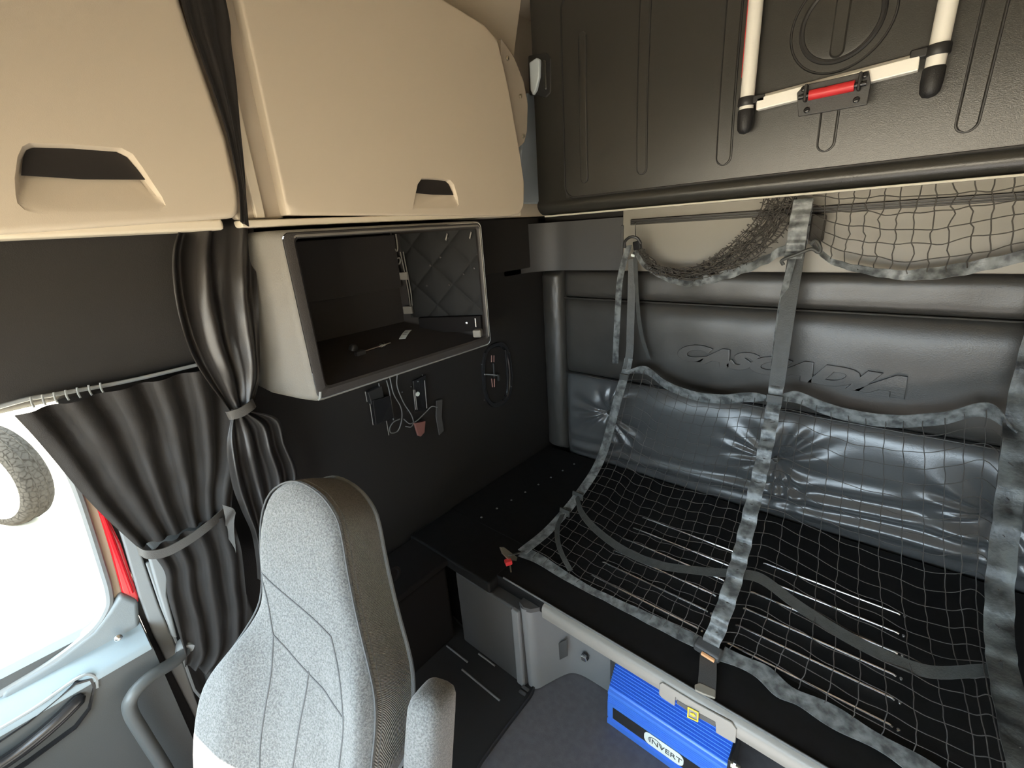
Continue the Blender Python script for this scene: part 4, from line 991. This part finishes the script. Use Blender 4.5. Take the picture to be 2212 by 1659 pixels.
btR = spl([W(1752, 522, 1, YN), W(1790, 560, 1, YN), W(1850, 580, 1, YN - .01), W(1950, 594, 1, YN - .01), W(2050, 586, 1, YN - .01), W(2150, 567, 1, YN), W(2290, 535, 1, YN)], 8)
lfR = spl([tpR[0], W(1756, 460, 1, YN + .03), btR[0]], 6); rtR = spl([tpR[-1], btR[-1]], 6)
fUR = surf(lfR, rtR, tpR, btR)
mb = mesh_net(fUR, 14, 6, .0017, .012, 4)
obj('net_sheet', mb, M['cord_dark'], un, smooth_ang=80)['kind'] = 'stuff'
obj('lower_webbing', MB().ribbon(crinkle(btR, 0, .003, 1.2, 5), [V((0, .010 * math.sin(i * .22 + 1), .008 + .010 * smooth(i / len(btR) * 1.3))) for i in range(len(btR))], .003), M['webbing'], un, smooth_ang=60)
obj('centre_loop', MB().ribbon(crinkle(spl([W(1736, 430, 1, YN - .03), W(1726, 480, 1, YN - .035), W(1718, 535, 1, YN - .03), W(1712, 560, 1, YN - .015)], 8), 0, .004, 1.4, 2), (.028, 0, 0), .003), M['webbing'], un, smooth_ang=60)
obj('dark_pad', MB().obox(W(1766, 492, 1, YN + .06), (.022, 0, -.002), (0, .012, 0), (0, 0, .045)), M['cord_dark'], un, bevel=.008)
obj('cord_knot', MB().tube(spl([W(1692, 572, 1, YN - .03), W(1690, 562, 1, YN - .035), W(1720, 550, 1, YN - .04), W(1752, 538, 1, YN - .035), W(1768, 545, 1, YN - .03), W(1772, 535, 1, YN - .03), W(1762, 520, 1, YN - .03), W(1750, 528, 1, YN - .03)], 6), .006, 8), M['webbing_plain'], un)
# end fitting on the left
obj('end_buckle', MB().obox(W(1377, 530, 1, YN + .01), (.016, 0, .003), (0, .012, 0), (-.003, 0, .018)), M['black_gloss'], un, bevel=.004)
obj('end_loop', MB().tube(spl([W(1350, 535, 1, YN), W(1350, 522, 1, YN - .01), W(1362, 512, 1, YN - .015), W(1376, 514, 1, YN - .01), W(1384, 526, 1, YN)], 5), .006, 8), M['black'], un)
obj('end_ring', MB().tube([W(1372, 480, 1, 1.985), W(1373, 515, 1, YN + .01)], .002, 6), M['chrome'], un)
obj('end_tag', MB().obox(W(1367, 552, 1, YN - .01), (.008, 0, -.002), (0, .001, 0), (0, 0, .005)), M['white'], un)

# ================================================================== PASSENGER SEAT
TH, RC = math.radians(20), math.radians(28)
fd = V((math.sin(TH), -math.cos(TH), 0)); zz = V((0, 0, 1))
SN = fd * math.cos(RC) + zz * math.sin(RC); SU = zz * math.cos(RC) - fd * math.sin(RC); SL = SU.cross(SN)
SP = V((-.95, .26, .95))
st = thing('passenger_seat', 'grey speckled fabric passenger seat with high reclined backrest', 'seat', (-.88, .02, 0))
def S(u, v, d=0):
    p = WP(u, v, SP, SN); return p + SN * d
def loc(p): q = p - SP; return (q.dot(SL), q.dot(SU))
def glo(a, b, d=0): return SP + SL * a + SU * b + SN * d
ol = [(640, 1037), (600, 1047), (576, 1075), (564, 1120), (562, 1180), (566, 1250), (556, 1312), (512, 1385), (462, 1455), (440, 1515), (429, 1600), (432, 1690), (460, 1790), (560, 1880), (700, 1840), (790, 1730), (806, 1640), (813, 1560), (810, 1500), (799, 1445), (783, 1380), (765, 1300), (749, 1215), (738, 1150), (724, 1108), (690, 1064)]
o2 = [loc(S(u, v)) for u, v in ol]
o2 = [(p.x, p.y) for p in spl([V((a, b, 0)) for a, b in o2], 4, closed=True)]
sc_ = loc(S(645, 1420))
NA = 140
AN = [2 * PI * i / NA for i in range(NA)]
ed = [ray_poly(sc_, a, o2) for a in AN]
def ringS(k, d): return [glo(sc_[0] + (p[0] - sc_[0]) * k, sc_[1] + (p[1] - sc_[1]) * k, d) for p in ed]
def ln(p, q, b_):      # lateral position of a seam at height b_
    (a0, b0), (a1, b1) = loc(S(*p)), loc(S(*q)); return a0 + (a1 - a0) * (b_ - b0) / (b1 - b0)
bsh = loc(S(600, 1345))[1]
def relief(a, b_):
    k = smooth((bsh + .03 - b_) / .14)
    dl, dr_ = ln((598, 1368), (568, 1680), b_) - a, a - ln((722, 1372), (735, 1680), b_)
    r = .034 * smooth(dl / .10) + .022 * smooth(dr_ / .09)
    hd = .004 * smooth((b_ - bsh - .02) / .10)
    return r * k + hd - .010 * k * smooth(min(-dl, -dr_) / .05 + .2)
def ringF(k, d):
    o = []
    e = smooth((1 - k) / .14)
    for p in ed:
        a, b_ = sc_[0] + (p[0] - sc_[0]) * k, sc_[1] + (p[1] - sc_[1]) * k
        o.append(glo(a, b_, d - .010 + relief(a, b_) * e))
    return o
front = MB().loft([ringF(1.0, -.012), ringF(.996, -.003), ringF(.985, .004), ringF(.965, .009), ringF(.94, .013), ringF(.91, .016), ringF(.87, .018)] + [ringF(k, .02) for k in (.82, .76, .70, .64, .58, .52, .46, .40, .34, .28, .22, .16, .10, .04)], False, True)
fp = obj('front_panel', front, M['fabric'], st, smooth_ang=60)
bmf = bmesh.new()
vsb = [bmf.verts.new(p) for p in front.v]
for f_ in front.f:
    try: bmf.faces.new([vsb[i] for i in f_])
    except ValueError: pass
bvh = BVHTree.FromBMesh(bmf)
def drop(p):
    h = bvh.ray_cast(p + SN * .3, -SN)
    return h[0] if h[0] else p
def seam(pts, r=.0022, m_='seam', off=-.0004):
    path = resample(spl([S(u, v) for u, v in pts], 6), 30)
    return obj('seam', MB().tube([drop(p) + SN * off for p in path], r, 6), M[m_], st)
seam([(566, 1225), (600, 1260), (680, 1330), (722, 1372)])
seam([(722, 1372), (738, 1440), (748, 1500), (752, 1560), (744, 1620), (735, 1680)])
seam([(572, 1230), (585, 1290), (596, 1358), (598, 1372)])
seam([(598, 1368), (592, 1450), (578, 1540), (570, 1610), (568, 1680)])
seam([(598, 1368), (650, 1435), (700, 1490), (748, 1540)])
seam([(668, 1450), (660, 1500), (648, 1560), (635, 1640), (628, 1690)])
# side band, back shell and piping
bandrings = []
for k, d in ((.995, -.008), (1.002, -.03), (1.004, -.07), (1.0, -.11), (.995, -.135)):
    bandrings.append(ringS(k, d))
obj('side_band', MB().loft(bandrings, False, False), M['fabric_side'], st, smooth_ang=60)
obj('back_shell', MB().loft([ringS(.99, -.13), ringS(.96, -.150), ringS(.85, -.160), ringS(.3, -.165)], False, True), M['charcoal'], st, smooth_ang=60)
pp = ringS(1.0, -.137); pp.append(pp[0])
obj('piping', MB().tube(pp, .006, 8, False), M['piping'], st)
pf = ringS(.992, .001); pf.append(pf[0])
obj('front_seam', MB().tube(pf, .0022, 6, False), M['seam'], st)
# folded-up armrest
ARM = S(905, 1600, -.03)
ax = SL.normalized()
aw, ad = .040, .055
top = W(935, 1497, 0, -.62)
au = (SU * .9 + zz * .35).normalized(); an = au.cross(ax).normalized()
def armring(c, k): 
    o = []
    for j in range(24):
        a = 2 * PI * j / 24; c_, s_ = math.cos(a), math.sin(a)
        o.append(c + ax * aw * k * math.copysign(abs(c_) ** .55, c_) + an * ad * k * math.copysign(abs(s_) ** .55, s_))
    return o
ar_ = MB().loft([armring(top - au * h, k) for h, k in ((-.012, .45), (-.006, .72), (.004, .9), (.018, .98), (.05, 1), (.42, 1), (.44, .9))])
obj('armrest', ar_, M['fabric'], st, smooth_ang=60)
# cushion and pedestal (below the frame)
cb0 = glo(0, -.44, .02)
cq = MB()
c_ = V((-.90, .0, .48)) + fd * .20
cq.obox(c_, SL * .25, fd * .25, V((0, 0, .065)))
obj('cushion', cq, M['fabric'], st, bevel=.05, seg=4)
obj('pedestal', MB().obox(V((-.90, .0, .20)) + fd * .12, SL * .18, fd * .18, V((0, 0, .2))), M['black'], st, bevel=.02)
obj('hinge', MB().obox(glo(0, -.42, -.06), SL * .2, SN * .03, SU * .08), M['black'], st, bevel=.01)
